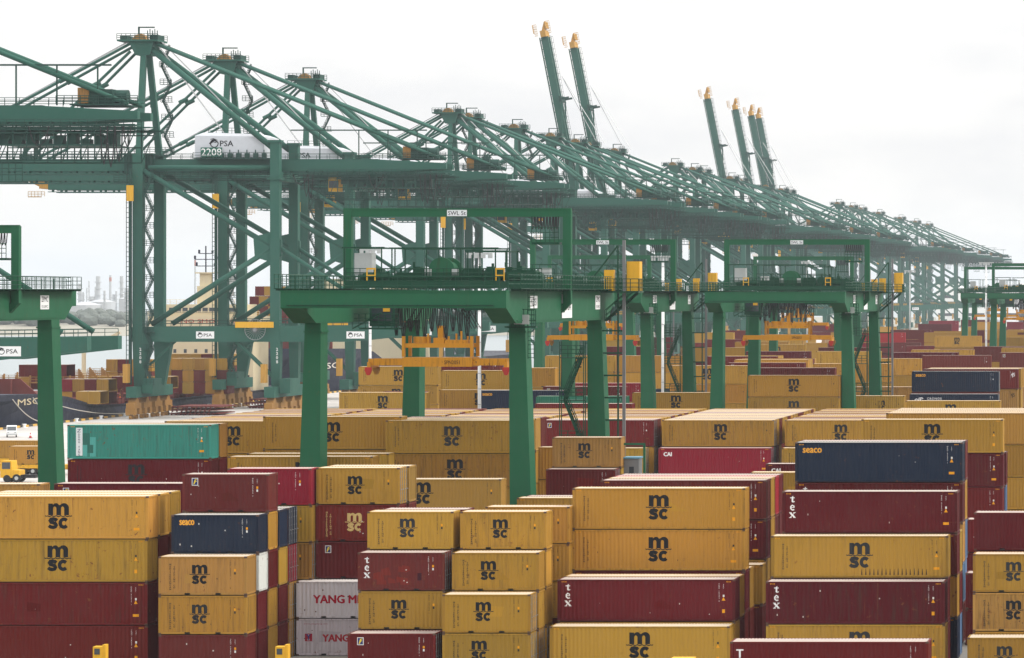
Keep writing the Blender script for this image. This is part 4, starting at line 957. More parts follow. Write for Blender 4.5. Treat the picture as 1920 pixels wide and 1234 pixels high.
# ------------------------------------------------------------------ quay cranes
M['tip'] = paint('boom_tip_ochre', (0.46, 0.25, 0.05), 0.55, streak=0.4, rust_amt=1.0)
def make_sts(raised=False, number=None, lod=0):
    r = thing('quay_crane', '', 'crane', group='quay cranes along the waterfront')
    G, D = M['sts'], M['sts_d']; FY, BY = 1.0, 16.0            # front and rear frame planes
    XL = 28.0; ZG0, ZG1 = 50.7, 53.1
    for y in (FY, BY):
        for x, zt, wd in ((0, 54.0, 1.02), (XL, 56.4, 0.95)):
            lg = MB().box(x-wd, x+wd, y-1.0, y+1.0, 15.8, zt); lg.taper((x-wd*0.72, x+wd*1.0, y-0.9, y+0.9, 6.2), (x-wd, x+wd*(2.6 if x == 0 else 1.2), y-1.0, y+1.0, 15.8))
            l = obj('leg', lg.mesh('leg', G), r)
            if x == XL:
                obj('leg_collar', MB().box(x-1.5, x+1.5, y-1.3, y+1.3, 48.8, 49.1).mesh('leg_collar', G), l); obj('leg_cap', MB().box(x-1.3, x+1.3, y-1.2, y+1.2, 56.4, 56.9).mesh('leg_cap', G), l)
        b = MB().prism([(-1.2, 15.7), (XL+14, 15.7), (56, 17.2), (56, 19.2), (42, 19.0), (-1.2, 18.7)], y-0.95, y+0.95)
        pb = obj('portal_beam', b.mesh('portal_beam', G), r)
        obj('railing', MB().rail([(-1, y-0.9, 18.8), (42, y-0.9, 19.0), (56, y-0.9, 19.2)], 1.1, 2.0, 0.045, 1).mesh('railing', D), pb, kind='stuff')
        for nm, p0, p1, rd in (('upper_brace', (1.0, y, 50.6), (XL-1.2, y, 35.4), 0.55), ('lower_brace', (XL-1.2, y, 34.6), (2.6, y, 19.3), 0.55), ('rear_brace', (XL+1.0, y, 34.8), (52, y, 19.8), 0.42)):
            obj(nm, MB().tube(p0, p1, rd, 12).mesh(nm, G, smooth=True), r)
        obj('gusset', MB().prism([(XL-4.5, 37.2), (XL-1, 38.0), (XL+1.2, 36.5), (XL+1.2, 33.2), (XL-1, 32.0), (XL-4.2, 33.0)], y-0.5, y+0.5).mesh('gusset', G), r)
        obj('gantry_strut', MB().tube((2, y, 51.3), (XL-1, y, 51.3), 0.5, 10).mesh('gantry_strut', G, smooth=True), r)
    for x in (0, XL):
        obj('cross_beam', MB().box(x-0.95, x+0.95, FY+1.0, BY-1.0, 16.2, 18.5).mesh('cross_beam', G), r)
        obj('cross_beam', MB().box(x-0.9, x+0.9, FY+1.0, BY-1.0, 48.6, 50.5).mesh('cross_beam', G), r)
        lb = MB().box(x-1.0, x+1.1, FY-5.5, BY+5.5, 4.4, 6.6); obj('gantry_beam', lb.mesh('gantry_beam', G), r)
        for y in (FY, BY):
            for dy in (-3.6, 3.6):
                bo = MB().box(x-0.8, x+0.8, y+dy-2.6, y+dy+2.6, 2.2, 3.3).prismx([(y+dy-1.4, 3.3), (y+dy+1.4, 3.3), (y+dy+0.5, 4.4), (y+dy-0.5, 4.4)], x-0.75, x+0.75)
                for k in (-1.7, 1.7): bo.box(x-0.95, x+0.95, y+dy+k-0.8, y+dy+k+0.8, 1.0, 2.2)
                bg_ = obj('bogie', bo.mesh('bogie', M['bogie']), r)
                if lod == 0:
                    for k in (-2.1, -1.1, 1.1, 2.1): obj('wheel', MB().prismx([(y+dy+k+0.42*math.cos(2*math.pi*i/10), 0.45+0.42*math.sin(2*math.pi*i/10)) for i in range(10)], x-0.25, x+0.25).mesh('wheel', M['bogie']), bg_)
                else: bg_.data.materials[0] = M['bogie']
        eh = MB().box(x+1.2, x+3.4, FY-2, FY+4.5, 5.2, 8.2); obj('drive_house', eh.mesh('drive_house', G), r)
        obj('operator_box', MB().box(x-2.0, x-1.0, FY-4.4, FY-2.6, 7.4, 11.2).box(x-2.02, x-0.98, FY-4.42, FY-2.58, 9.2, 9.3).mesh('operator_box', M['tip']), r)
    # twin girders and the boom
    def spar(name, x0, x1, par):
        for y in ((6.6, 10.4) if raised and name == 'boom_girder' else (5.2, 11.8)):
            b = MB()
            if name == 'girder': b.prism([(x0, ZG0), (x1-9, ZG0), (x1, ZG0+0.5), (x1, ZG1-0.75), (x1-14, ZG1), (x0, ZG1)], y-0.65, y+0.65)
            else: b.box(x0, x1, y-0.65, y+0.65, ZG0, ZG1)
            b.box(x0, x1, y-0.9, y+0.9, ZG0-0.55, ZG0-0.4); b.box(x0, x1-14 if name == 'girder' else x1, y-0.72, y+0.72, ZG1, ZG1+0.08)
            k = x0+1
            while k < x1: b.box(k-0.06, k+0.06, y-0.85, y+0.85, ZG0-0.4, ZG0); k += 3.2
            s = obj(name, b.mesh(name, G), par)
            obj('railing', MB().rail([(x0, y-0.7, ZG1+0.08), (x1, y-0.7, ZG1+0.08)], 1.1, 2.2, 0.045, 1).mesh('railing', D), s if par is r else par, kind='stuff')
    spar('girder', -3.0, 62.0, r)
    if raised:
        pivot = obj('boom', None, r, (-3.0, 0, ZG1)); pivot.rotation_euler = (0, R(79), 0); off = (3.0, 0, -ZG1)
    else: pivot = obj('boom', None, r, (0, 0, 0)); off = (0, 0, 0)
    n0 = set(bpy.data.objects)
    EXT = 4.0 if raised else 0.0
    spar('boom_girder', -63.0-EXT, -3.1, pivot)
    for k, x in enumerate((-8, -24, -44, -58)): obj('boom_tie', MB().box(x-0.5, x+0.5, 5.9, 11.1, ZG0+0.3, ZG1-0.3).mesh('boom_tie', G), pivot)
    tip = MB().box(-65.2, -63.0, 4.6, 12.4, ZG0+0.3, ZG1-0.3).prism([(-65.2, 51.3), (-65.2, 52.4), (-68.3, 53.2), (-68.3, 52.7)], 6.5, 10.5).box(-68.3, -66.0, 5.6, 11.4, 53.0, 53.2)
    tip.rail([(-68.3, 5.6, 53.2), (-64, 5.6, 53.2)], 1.5, 0.9, 0.06); tip.box(-67.5, -64.5, 3.4, 4.4, 48.9, 49.1); tip.rail([(-67.5, 3.5, 49.1), (-63.5, 3.5, 49.1)], 1.2, 0.8, 0.05)
    obj('boom_tip', tip.mesh('boom_tip', M['tip']), pivot)
    for x in (-24.5, -44.5):
        obj('stay_bracket', MB().box(x-1.0, x+1.0, 4.2, 12.8, ZG1+0.1, ZG1+0.9).box(x-0.3, x+0.3, 4.6, 5.6, ZG1+0.9, ZG1+3.4).box(x-0.3, x+0.3, 11.4, 12.4, ZG1+0.9, ZG1+3.4).mesh('stay_bracket', M['sts_d']), pivot)
    for o in set(bpy.data.objects)-n0:
        if o.parent == pivot: o.location = off
        if o.name.split('.')[0] == 'boom_tip': o.location = (off[0]-EXT, off[1], off[2])
    # A-frame, head, stays
    for y, yt in ((FY, 6.6), (BY, 9.6)):
        obj('mast_leg', MB().taper((-0.62, 0.62, y-0.6, y+0.6, 53.0), (-1.1, 0.0, yt-0.55, yt+0.55, 76.2)).mesh('mast_leg', G), r)
    hd = MB().taper((-2.1, 0.9, 5.6, 10.6, 74.6), (-3.4, 1.8, 5.2, 11.0, 77.4)).box(-5.6, 2.8, 4.6, 11.6, 77.4, 77.75)
    h = obj('mast_head', hd.mesh('mast_head', G), r)
    hh = MB().rail([(-5.6, 4.6, 77.75), (2.8, 4.6, 77.75)], 1.2, 0.9, 0.05); hh.rail([(-5.6, 11.6, 77.75), (2.8, 11.6, 77.75)], 1.2, 1.1, 0.05)
    hh.box(-5.2, -3.8, 5.5, 10.5, 77.75, 78.6); hh.box(1.0, 2.5, 5.5, 10.5, 77.75, 78.8)
    for k in range(5): hh.tube((0.6+k*0.5, 5.0, 77.8), (0.6+k*0.5, 5.0, 79.6+0.3*(k % 2)), 0.1, 5)
    hh.box(-2.2, -1.9, 7.8, 8.2, 77.75, 80.6); hh.box(-2.2, 1.2, 7.85, 8.15, 80.35, 80.6)
    obj('head_gear', hh.mesh('head_gear', D), h); obj('head_sheave', MB().prism([(-3.2, 77.8), (-0.1, 77.8), (-0.5, 78.6), (-1.3, 79.1), (-2.5, 78.8)], 6.8, 9.2).mesh('head_sheave', M['bogie']), h)
    for y, yt in ((FY+0.4, 6.4), (BY-0.4, 9.8)):
        obj('back_stay', MB().tube((0.8, yt, 76.0), (XL-0.8, y, 55.4), 0.62, 12).mesh('back_stay', G, smooth=True), r)
    for yg, yt in ((4.9, 6.0), (12.1, 10.2)):
        obj('rear_stay', MB().tube((1.4, yt, 77.2), (60.5, yg, 53.4), 0.36, 8).mesh('rear_stay', G, smooth=True), r)
        if not raised:
            for xb, zt in ((-44.5, 77.0), (-24.5, 75.4)):
                s = MB().tube((-3.2, yt, zt), (xb, yg, 54.6), 0.30, 8)
                for tt in (0.33, 0.66):
                    p = Vector((-3.2, yt, zt)).lerp(Vector((xb, yg, 54.6)), tt); s.tube(p+Vector((-0.9, 0, -0.45)), p+Vector((0.9, 0, 0.45)), 0.5, 8)
                obj('fore_stay', s.mesh('fore_stay', G), r)
        else:
            a = R(79); sx_, sz_ = math.cos(a), math.sin(a)
            bx = lambda d: (-3.0-d*sx_, ZG1+d*sz_)
            p = bx(41); q = bx(21)
            f = MB().path([(1.5, yt, 77.4), (p[0]+1.2, yg, p[1]-14), (p[0]+0.8, yg, p[1])], 0.28, 6); f.path([(0.8, yt, 76), (q[0]+1.2, yg, q[1])], 0.28, 6)
            obj('folded_stay', f.mesh('folded_stay', G), r)
    rp = MB()
    for yy in (7.6, 8.4):
        if raised:
            p = bx(50); rp.tube((2.0, yy, 78.4), (p[0]+2.0, yy, p[1]), 0.06, 4); rp.tube((4.5, yy, 78.4), (p[0]+2.0, yy, p[1]), 0.06, 4)
        else: rp.tube((-3.0, yy, 78.2), (-46, yy, 54.6), 0.07, 4)
        rp.tube((2.0, yy, 78.2), (22.0, yy, 58.0), 0.06, 4); rp.tube((1.0, yy, 78.0), (16.0, yy, 58.0), 0.06, 4)
    obj('boom_rope', rp.mesh('boom_rope', M['steel']), r, kind='stuff')
    # machinery house
    hs = MB().hexa([(11, 2.6, 53.5), (25.2, 2.6, 53.5), (25.2, 14.4, 53.5), (11, 14.4, 53.5), (11, 2.6, 57.9), (25.2, 2.6, 57.7), (25.2, 14.4, 57.7), (11, 14.4, 57.9)])
    hs.hexa([(11, 2.6, 57.9), (25.2, 2.6, 57.7), (25.2, 14.4, 57.7), (11, 14.4, 57.9), (12.4, 4, 58.6), (23.6, 4, 58.3), (23.6, 13, 58.3), (12.4, 13, 58.6)])
    ho = obj('machinery_house', hs.mesh('machinery_house', M['house']), r)
    vt = MB()
    for k in range(8): vt.box(12.6+k*1.75, 13.5+k*1.75, 1.9, 2.59, 53.15, 54.3); vt.tube((13.0+k*1.75, 2.2, 54.3), (13.0+k*1.75, 2.2, 55.0), 0.12, 5)
    vt.box(11, 27.5, 1.2, 15.8, 53.12, 53.3); vt.rail([(11, 1.2, 53.3), (27.5, 1.2, 53.3)], 1.1, 1.6, 0.045, 1); vt.rail([(13.4, 4, 58.5), (24.6, 4, 58.3)], 1.1, 1.6, 0.04, 1)
    obj('house_gallery', vt.mesh('house_gallery', D), r, kind='stuff')
    sign_part(ho, 'company_print', [(psa_art(5.4, 2.2), BLK)], 0.02, 0.02, (16.6, 2.58, 56.3), 'y', (0.78,0.79,0.8), 0.01)
    if number:
        sign_part(r, 'number_board', [(Flat().text(number, 0, 0, 1.5, 4.1, bold=0.015), (0.8,0.8,0.8))], 4.4, 1.9, (14.6, 1.85, 54.5), 'y', (0.03,0.13,0.09), 0.05)
        for x in (0.1, XL):
            f = Flat().column(number, 0, 0, 0.85, 0.6, 0.02); me = bpy.data.meshes.new('leg_number'); me.from_pydata([(x+0.5+px, -0.03-q, 14.6+pz) for px, pz, q in f.v], [], f.f); me.materials.append(M['decal']); obj('leg_number', me, r, color=(0.8,0.8,0.8))
    for x, y in ((13.8, FY), (44.5, FY)):
        sign_part(r, 'company_board', [(psa_art(3.3, 1.2), BLK)], 3.7, 1.45, (x, y-0.96, 17.1), 'y')
    # trolley, cab, cable festoon and gear below the rear girder
    tr = obj('trolley', MB().box(40, 48, 4.2, 12.8, 49.4, 50.0).box(40.5, 47.5, 4.4, 5.0, 48.0, 49.4).mesh('trolley', D), r)
    obj('operator_cab', MB().box(37.4, 39.6, 6.5, 9.5, 46.6, 49.4).mesh('operator_cab', M['yellowsafe']), tr); obj('cab_window', MB().box(37.35, 37.4, 6.7, 9.3, 46.9, 48.8).box(37.5, 39.5, 6.45, 6.5, 47.3, 48.8).mesh('cab_window', M['glass']), tr)
    tz = MB()
    for yy in (3.6, 13.4):
        tz.box(32, 63, yy-0.12, yy+0.12, 49.6, 49.85); tz.box(36, 60, yy-0.12, yy+0.12, 44.9, 45.1); tz.box(40, 60, yy-0.1, yy+0.1, 47.2, 47.35)
        for k in range(13):
            x = 36+k*2.0; tz.box(x-0.08, x+0.08, yy-0.08, yy+0.08, 45.0, 50.4)
            if k % 3 != 2: tz.beam((x, yy, 45.0), (x+2.0, yy, 49.6), 0.12, 0.12)
    tz.box(42, 58, 3.6, 13.4, 47.3, 47.45);
    for q in range(9): tz.box(42+q*2, 42.15+q*2, 3.6, 3.75, 47.4, 49.4); tz.box(42+q*2, 43.1+q*2, 4.2, 6.0, 47.45, 48.2+0.5*(q % 3))
    tz.rail([(34, 3.2, 49.85), (63, 3.2, 49.85)], 1.2, 1.3, 0.05); tz.rail([(36, 3.2, 45.1), (60, 3.2, 45.1)], 1.2, 1.2, 0.05)
    tz.rail([(41.5, 3.3, 42.0), (45.5, 3.3, 42.0)], 2.8, 1.0, 0.06); tz.box(41.5, 45.5, 3.3, 6, 41.8, 42.0)
    obj('maintenance_truss', tz.mesh('maintenance_truss', D), r, kind='stuff')
    fs = MB()
    for k, (x, dd) in enumerate(((31.0, 2.2), (33.2, 4.6), (34.0, 4.8), (46.5, 3.0), (57.0, 5.6), (58.0, 6.0), (59.2, 5.2), (60.4, 3.0))):
        wd_ = 1.1 if k not in (0, 3) else 3.0
        fs.path([(x, 3.0, 50.0), (x+wd_*0.2, 3.0, 50.0-dd*0.7), (x+wd_*0.5, 3.0, 50.0-dd), (x+wd_*0.8, 3.0, 50.0-dd*0.7), (x+wd_, 3.0, 50.0)], 0.08, 4)
    cw = MB().box(2, 62, 3.3, 4.3, 49.0, 49.15).box(2, 62, 12.7, 13.7, 49.0, 49.15)
    cw.rail([(2, 3.3, 49.15), (62, 3.3, 49.15)], 1.2, 1.6, 0.05); cw.rail([(2, 13.7, 49.15), (62, 13.7, 49.15)], 1.2, 1.6, 0.05)
    for k in range(8): cw.box(4+k*7.2, 4.2+k*7.2, 4.0, 13.0, 49.0, 49.3)
    obj('under_walkway', cw.mesh('under_walkway', D), r, kind='stuff')
    obj('festoon_cable', fs.mesh('festoon_cable', M['black']), r, kind='stuff')
    gw = MB().box(52, 60, 4.6, 12.4, 53.2, 53.4).box(54, 58, 5.5, 9.5, 53.4, 55.6).tube((58.0, 7.5, 54.6), (59.8, 7.5, 54.6), 1.0, 14); gw.rail([(50, 4.6, 53.4), (62, 4.6, 53.4)], 1.2, 1.2, 0.05); gw.box(30, 58, 4.9, 5.2, 59.0, 59.25); 
    for x in (36, 44, 50, 56): gw.box(x-0.1, x+0.1, 4.95, 5.15, 53.2, 59.0)
    obj('rear_winch', gw.mesh('rear_winch', D), r); obj('winch_motor', MB().box(53.0, 54.6, 5.2, 7.4, 53.5, 55.8).mesh('winch_motor', M['bogie']), r)
    ng = MB().box(-4.5, 2.5, 2.5, 14.5, 54.0, 54.3).box(-3.6, 1.8, 3.0, 6.0, 50.0, 54.0); ng.rail([(-4.5, 2.5, 54.3), (6, 2.5, 54.3)], 1.2, 1.0, 0.05); ng.box(-5.5, 5.0, 2.2, 2.5, 48.2, 48.5); ng.rail([(-5.5, 2.2, 48.5), (5.0, 2.2, 48.5)], 1.2, 1.0, 0.05)
    for k in range(5): ng.box(-3+k*1.4, -2.8+k*1.4, 2.4, 2.6, 48.5, 54)
    obj('hinge_gallery', ng.mesh('hinge_gallery', D), r, kind='stuff')
    # stairs up the waterside leg and the mast
    st = MB(); n = 12
    for k in range(n):
        z0 = 7.0+k*3.55; st.box(1.3, 3.6, -1.0, 0.2, z0-0.08, z0); st.rail([(1.4, -1.0, z0), (3.6, -1.0, z0)], 1.1, 0.7, 0.05)
        stair(st, 1.6 if k % 2 else 3.3, 3.3 if k % 2 else 1.6, -0.9, z0, z0+3.55, 0.9, 0.05)
    for k in range(6):
        z0 = 54.4+k*3.6; st.box(1.9, 4.2, 11.6-k*0.55, 12.6-k*0.55, z0-0.08, z0); st.rail([(1.9, 11.6-k*0.55, z0), (4.2, 11.6-k*0.55, z0)], 1.1, 0.7, 0.05); stair(st, 2.2 if k % 2 else 3.9, 3.9 if k % 2 else 2.2, 11.6-k*0.55, z0, z0+3.6, 0.8, 0.05)
    obj('stairs', st.mesh('stairs', D), r, kind='stuff')
    lt = MB()
    for zz in range(8, 50): lt.box(-1.9, -1.02, -1.25, -1.15, zz, zz+0.1)
    lt.box(-1.95, -1.85, -1.3, -1.1, 7, 51)
    obj('ladder', lt.mesh('ladder', D), r, kind='stuff')
    obj('lift_shaft', MB().box(-1.5, -1.04, -1.0, -0.2, 7, 51).mesh('lift_shaft', D), r); obj('lift_car', MB().box(-1.6, -0.4, -2.2, -1.3, 44.4, 47.6).mesh('lift_car', M['yellowsafe']), r)
    # cable reel
    rl = MB(); rr = 2.1; cx, cz = 24.2, 18.2
    for k in range(24):
        t = 2*math.pi*k/24; rl.tube((cx, -0.7, cz), (cx+rr*math.cos(t), -0.7, cz+rr*math.sin(t)), 0.035, 4)
    rl.path([(cx+rr*math.cos(2*math.pi*k/24), -0.7, cz+rr*math.sin(2*math.pi*k/24)) for k in range(25)], 0.06, 5); rl.disc((cx, cz), 0.4, -1.0, -0.5, 12)
    obj('cable_reel', rl.mesh('cable_reel', M['steel']), r); obj('reel_guard', MB().box(cx-3.9, cx+3.9, -1.4, -1.2, 18.6, 19.8).mesh('reel_guard', M['yellowsafe']), r)
    obj('knee_brace', MB().tube((7.5, FY, 15.8), (2.2, FY, 11.0), 0.25, 8).mesh('knee_brace', G), r); obj('knee_brace', MB().tube((XL-8, FY, 15.7), (XL-0.5, FY, 8.5), 0.42, 8).mesh('knee_brace', G), r)
    return r
XW = -221.2
apex = [268, 425, 575, 843, 880, 966, 1034, 1081, 1103, 1154, 1263, 1300, 1317, 1370, 1388, 1437, 1465, 1478, 1571, 1597, 1614, 1648, 1688, 1717, 1740]
raised_at = {1103, 1154, 1388, 1437, 1465, 1478}
lo = make_sts(False); hi = make_sts(True)
first = make_sts(False, '2208')
nn = ['first', 'second', 'third', 'fourth', 'fifth', 'sixth', 'seventh', 'eighth', 'ninth', 'tenth', 'eleventh', 'twelfth', 'thirteenth', 'fourteenth', 'fifteenth', 'sixteenth', 'seventeenth', 'eighteenth', 'nineteenth', 'twentieth', 'twenty-first', 'twenty-second', 'twenty-third', 'twenty-fourth', 'twenty-fifth', 'twenty-sixth', 'twenty-seventh', 'twenty-eighth', 'twenty-ninth']
used = {lo: False, hi: False}
for i, u in enumerate(apex):
    Y = 759*2022.0/(U0-u)-8
    if i == 0:
        o = first; o['label'] = 'green quay crane numbered 2208, its mast first from the left'
    else:
        src = hi if u in raised_at else lo
        o = src if not used[src] else copy_tree(src); used[src] = True
        o['label'] = 'green quay crane with %s boom, %s mast peak from the left' % ('raised' if src is hi else 'lowered', nn[i])
    o.location = (XW, Y, 0)
    dx = -((i*17) % 38) if i > 1 else 0
    for ch in o.children:
        if ch.name.split('.')[0] in ('trolley', 'operator_cab'): ch.location.x = dx
near = copy_tree(lo); near.location = (XW, 536, 0); near['label'] = 'green quay crane at the upper left whose mast is out of view'
# ------------------------------------------------------------------ ships at the quay
def hull(y_bow, y_stern, xs, beam, z_fore, z_main):
    """lofted hull, bow towards the viewer; xs = x of the side next to the quay"""
    cx = xs-beam/2; hb = beam/2
    st = [(0, 0.03, 0.02, z_fore+0.6), (6, 0.34, 0.12, z_fore+0.3), (16, 0.66, 0.34, z_fore), (30, 0.88, 0.62, z_fore-0.2), (46, 0.97, 0.84, z_fore-0.4), (60, 1.0, 0.95, z_fore-0.7), (74, 1.0, 1.0, z_fore-1.6), (92, 1.0, 1.0, z_main+0.4), (112, 1.0, 1.0, z_main), (y_stern-y_bow-14, 1.0, 0.97, z_main), (y_stern-y_bow, 0.92, 0.7, z_main+0.6)]
    vs = []; fs = []
    for d, wt, wl, zt in st:
        y = y_bow+d
        for sgn in (1, -1):
            prof_ = [(wl*0.9, -5.0), (wl, -1.5), (wl*0.65+wt*0.35, 0.4*zt), (wt*0.98, 0.8*zt), (wt, zt)]
            vs += [(cx+sgn*hb*k, y, z) for k, z in prof_]
    n = 5
    for i in range(len(st)-1):
        for sgn in (0, 1):
            a = i*10+sgn*5; b = a+10
            for k in range(n-1): fs.append((a+k, b+k, b+k+1, a+k+1))
        fs.append((i*10+4, i*10+14, i*10+19, i*10+9)); fs.append((i*10, i*10+10, i*10+15, i*10+5))
    L = (len(st)-1)*10
    fs += [(0,1,2,3,4,9,8,7,6,5), tuple(L+k for k in (5,6,7,8,9,4,3,2,1,0))]
    me = MB().add(vs, fs).mesh('hull', M['hull']); return me, cx
def bulk(s, name, mat, parent, *boxes):
    b = MB()
    for q in boxes: b.box(*q)
    return obj(name, b.mesh(name, M[mat]), parent)
def name_on_side(text, y, z, h, w_, col, parent, x):
    f = Flat().text(text, 0, 0, h, w_, bold=0.02); me = bpy.data.meshes.new('ship_name')
    me.from_pydata([(x+q, y+px, z+pz) for px, pz, q in f.v], [], f.f); me.materials.append(M['decal']); return obj('ship_name', me, parent, color=col)

XS = -230.2
ship = thing('container_ship', 'dark navy container ship moored at the quay, left', 'ship', (0,0,0))
me, cx = hull(660, 905, XS, 33, 6.6, 2.4); obj('hull', me, ship)
bw = MB()
bw.prism([(cx-15, 5.6), (cx+12.5, 5.6), (cx+9.0, 8.7), (cx-15, 8.7)], 728, 728.5)
for k in range(8): bw.prism([(cx-13+k*2.9, 5.6), (cx-12.7+k*2.9, 5.6), (cx-12.7+k*2.9, 8.6), (cx-13+k*2.9, 8.6)], 726.9, 728)
obj('breakwater', bw.mesh('breakwater', M['ship_red']), ship)
hr = MB()
for k in range(12):
    y = 752+k*10; hr.box(XS-3.4, XS-1.2, y, y+4.5, 2.3, 3.6); hr.box(XS-2.2, XS-1.8, y+5, y+5.5, 2.3, 5.2)
    hr.rail([(XS-0.5, y, 2.5), (XS-0.5, y+10, 2.5)], 1.2, 2.0, 0.06, 1)
obj('deck_fittings', hr.mesh('deck_fittings', M['ship_red']), ship, kind='stuff')
hc = MB()
for k in range(8): hc.box(cx-15, cx+14.0, 746+k*17, 760+k*17, 2.3, 4.2)
obj('hatch_coaming', hc.mesh('hatch_coaming', M['ship_red']), ship, kind='stuff')
lb = MB()
for k in range(7):
    y = 762.3+k*17
    for x in range(11): lb.box(cx-14+x*2.75, cx-13.75+x*2.75, y, y+0.5, 4.2, 8.6)
    lb.box(cx-14.2, cx+13.9, y-0.3, y+0.9, 7.0, 7.2); lb.rail([(cx-14.2, y-0.3, 7.2), (cx+13.9, y-0.3, 7.2)], 1.1, 1.4, 0.05, 1)
obj('lashing_bridge', lb.mesh('lashing_bridge', M['bogie']), ship, kind='stuff')
YH = 880
hs = bulk(0, 'accommodation', 'cream', ship, (-253, -231.5, YH, YH+14, 2.4, 17.8), (-256.5, -229.8, YH-0.6, YH+10, 17.8, 20.2), (-253, -233, YH+0.3, YH+9, 20.2, 23.0))
obj('bridge_window', MB().box(-252, -234, YH+0.2, YH+0.3, 21.1, 22.2).mesh('bridge_window', M['glass']), hs)
mull = MB()
for k in range(12): mull.box(-252+k*1.6, -251.7+k*1.6, YH+0.1, YH+0.2, 21.0, 22.3)
obj('window_mullion', mull.mesh('window_mullion', M['cream']), hs, kind='stuff')
for r_ in range(4):
    for k in range(8):
        if (r_*3+k) % 5: obj('porthole', MB().box(-250.6+k*2.5, -249.9+k*2.5, YH-0.04, YH+0.02, 5.2+r_*3.1, 6.1+r_*3.1).mesh('porthole', M['glass']), hs)
f = Flat().text('NO SMOKING', 0, 0, 0.9, 13); mm = bpy.data.meshes.new('notice'); mm.from_pydata([(-242+px, YH-0.65-q, 19.0+pz) for px, pz, q in f.v], [], f.f); mm.materials.append(M['decal']); obj('notice', mm, hs, color=(0.5,0.03,0.03))
rl = MB().rail([(-256.5, YH-0.6, 20.2), (-229.8, YH-0.6, 20.2)], 1.1, 1.5, 0.05, 1).rail([(-253, YH+0.3, 23), (-233, YH+0.3, 23)], 1.1, 1.5, 0.05, 1)
obj('railing', rl.mesh('railing', M['cream']), hs, kind='stuff')
tw = bulk(0, 'signal_tower', 'cream', ship, (-245.5, -240, YH+2, YH+7, 23.0, 27.4), (-245.0, -242.5, YH+2.5, YH+5, 27.4, 30.4), (-246, -241.5, YH+2, YH+6, 30.4, 30.7))
obj('funnel', MB().tube((-239.2, YH+5, 25), (-239.2, YH+5, 31.2), 1.7, 18).mesh('funnel', M['grey']), ship)
ms = MB().tube((-243.8, YH+3.5, 30.6), (-243.8, YH+3.5, 37), 0.16, 6)
for z, a in ((32.2, 2.2), (33.8, 2.6), (35.2, 1.6)): ms.tube((-243.8-a, YH+3.5, z), (-243.8+a, YH+3.5, z), 0.1, 5); ms.box(-243.8-a-0.2, -243.8-a+0.2, YH+3.3, YH+3.7, z, z+0.9); ms.box(-243.8+a-0.2, -243.8+a+0.2, YH+3.3, YH+3.7, z, z+0.7)
obj('radar_mast', ms.mesh('radar_mast', M['hull']), ship)
name_on_side('MSC', 710, 4.7, 1.2, 13, (0.45,0.38,0.25), ship, XS+0.12)
crane_post = MB().tube((-251, 812, 4), (-251, 812, 14), 0.5, 8).beam((-251, 812, 13), (-243, 812, 17), 0.4, 0.6)
obj('deck_crane', crane_post.mesh('deck_crane', M['cream']), ship)

ship2 = thing('container_ship', 'black-hulled container ship farther along the quay behind the crane legs', 'ship', (0,0,0))
me2, cx2 = hull(925, 1230, XS, 42, 11.5, 6.0); obj('hull', me2, ship2)
name_on_side('MSC       RA', 968, 7.0, 1.5, 62, (0.5,0.47,0.42), ship2, XS+0.14)
f = Flat(); a = msc_art(2.3); f.put((a.v, a.f)); mm = bpy.data.meshes.new('emblem'); mm.from_pydata([(-246+px, 930.2-q, 7.2+pz) for px, pz, q in f.v], [], f.f); mm.materials.append(M['decal']); obj('emblem', mm, ship2, color=(0.6,0.6,0.6))
bulk(0, 'breakwater', 'ship_red', ship2, (-268, -234, 968, 969, 11, 15))
bulk(0, 'accommodation', 'cream', ship2, (-268, -236, 1090, 1102, 6, 30))

# containers on deck: ends face the viewer
GS = 'containers on the ship deck'
def deck(u, v, Y, cols, where, n=6, zmin=4.2):
    """a line of container ends starting at photo column u, top edge v"""
    x = ax(u, Y); zt = az(v, Y)
    for i, c in enumerate(cols):
        if c == '.': continue
        for t in range(min(n, max(1, int((zt-zmin)/(HS+0.03)+0.35)))):
            cc = c if t == 0 else 'ymymyb'[(i*3+t*2) % 6]
            container(x+WID/2+i*(WID+0.06), Y+L20/2, zt-HS-t*(HS+0.03), L20, 'S'+cc, '%s container end, %s across, %s, %s' % (CN[cc], ('first', 'second', 'third', 'fourth', 'fifth', 'sixth', 'seventh', 'eighth')[i], ('top tier', 'second tier', 'third tier', 'fourth tier', 'fifth tier', 'sixth tier')[t], where), GS, rotz=-math.pi/2, lod=2, doors_right=True)
deck(35, 684, 764, 'mmmm', 'left group behind the green leg')
deck(113, 711, 758, 'rymy', 'low group right of the green leg', zmin=2.4)
deck(142, 734, 747, 'yy', 'on the bow step', zmin=2.4, n=1)
deck(165, 706, 778, 'yymmmyy', 'broad group beside the near crane leg')
deck(199, 674, 796, 'ymyy', 'high group beside the near crane leg')
deck(300, 672, 814, 'yyyyyy', 'between the two crane legs')
deck(315, 664, 832, 'yyymyy', 'against the ship house', n=2)
deck(478, 537, 1000, 'myrym', 'on the second ship', n=5)
deck(468, 556, 990, 'mymy', 'front line on the second ship', n=5)

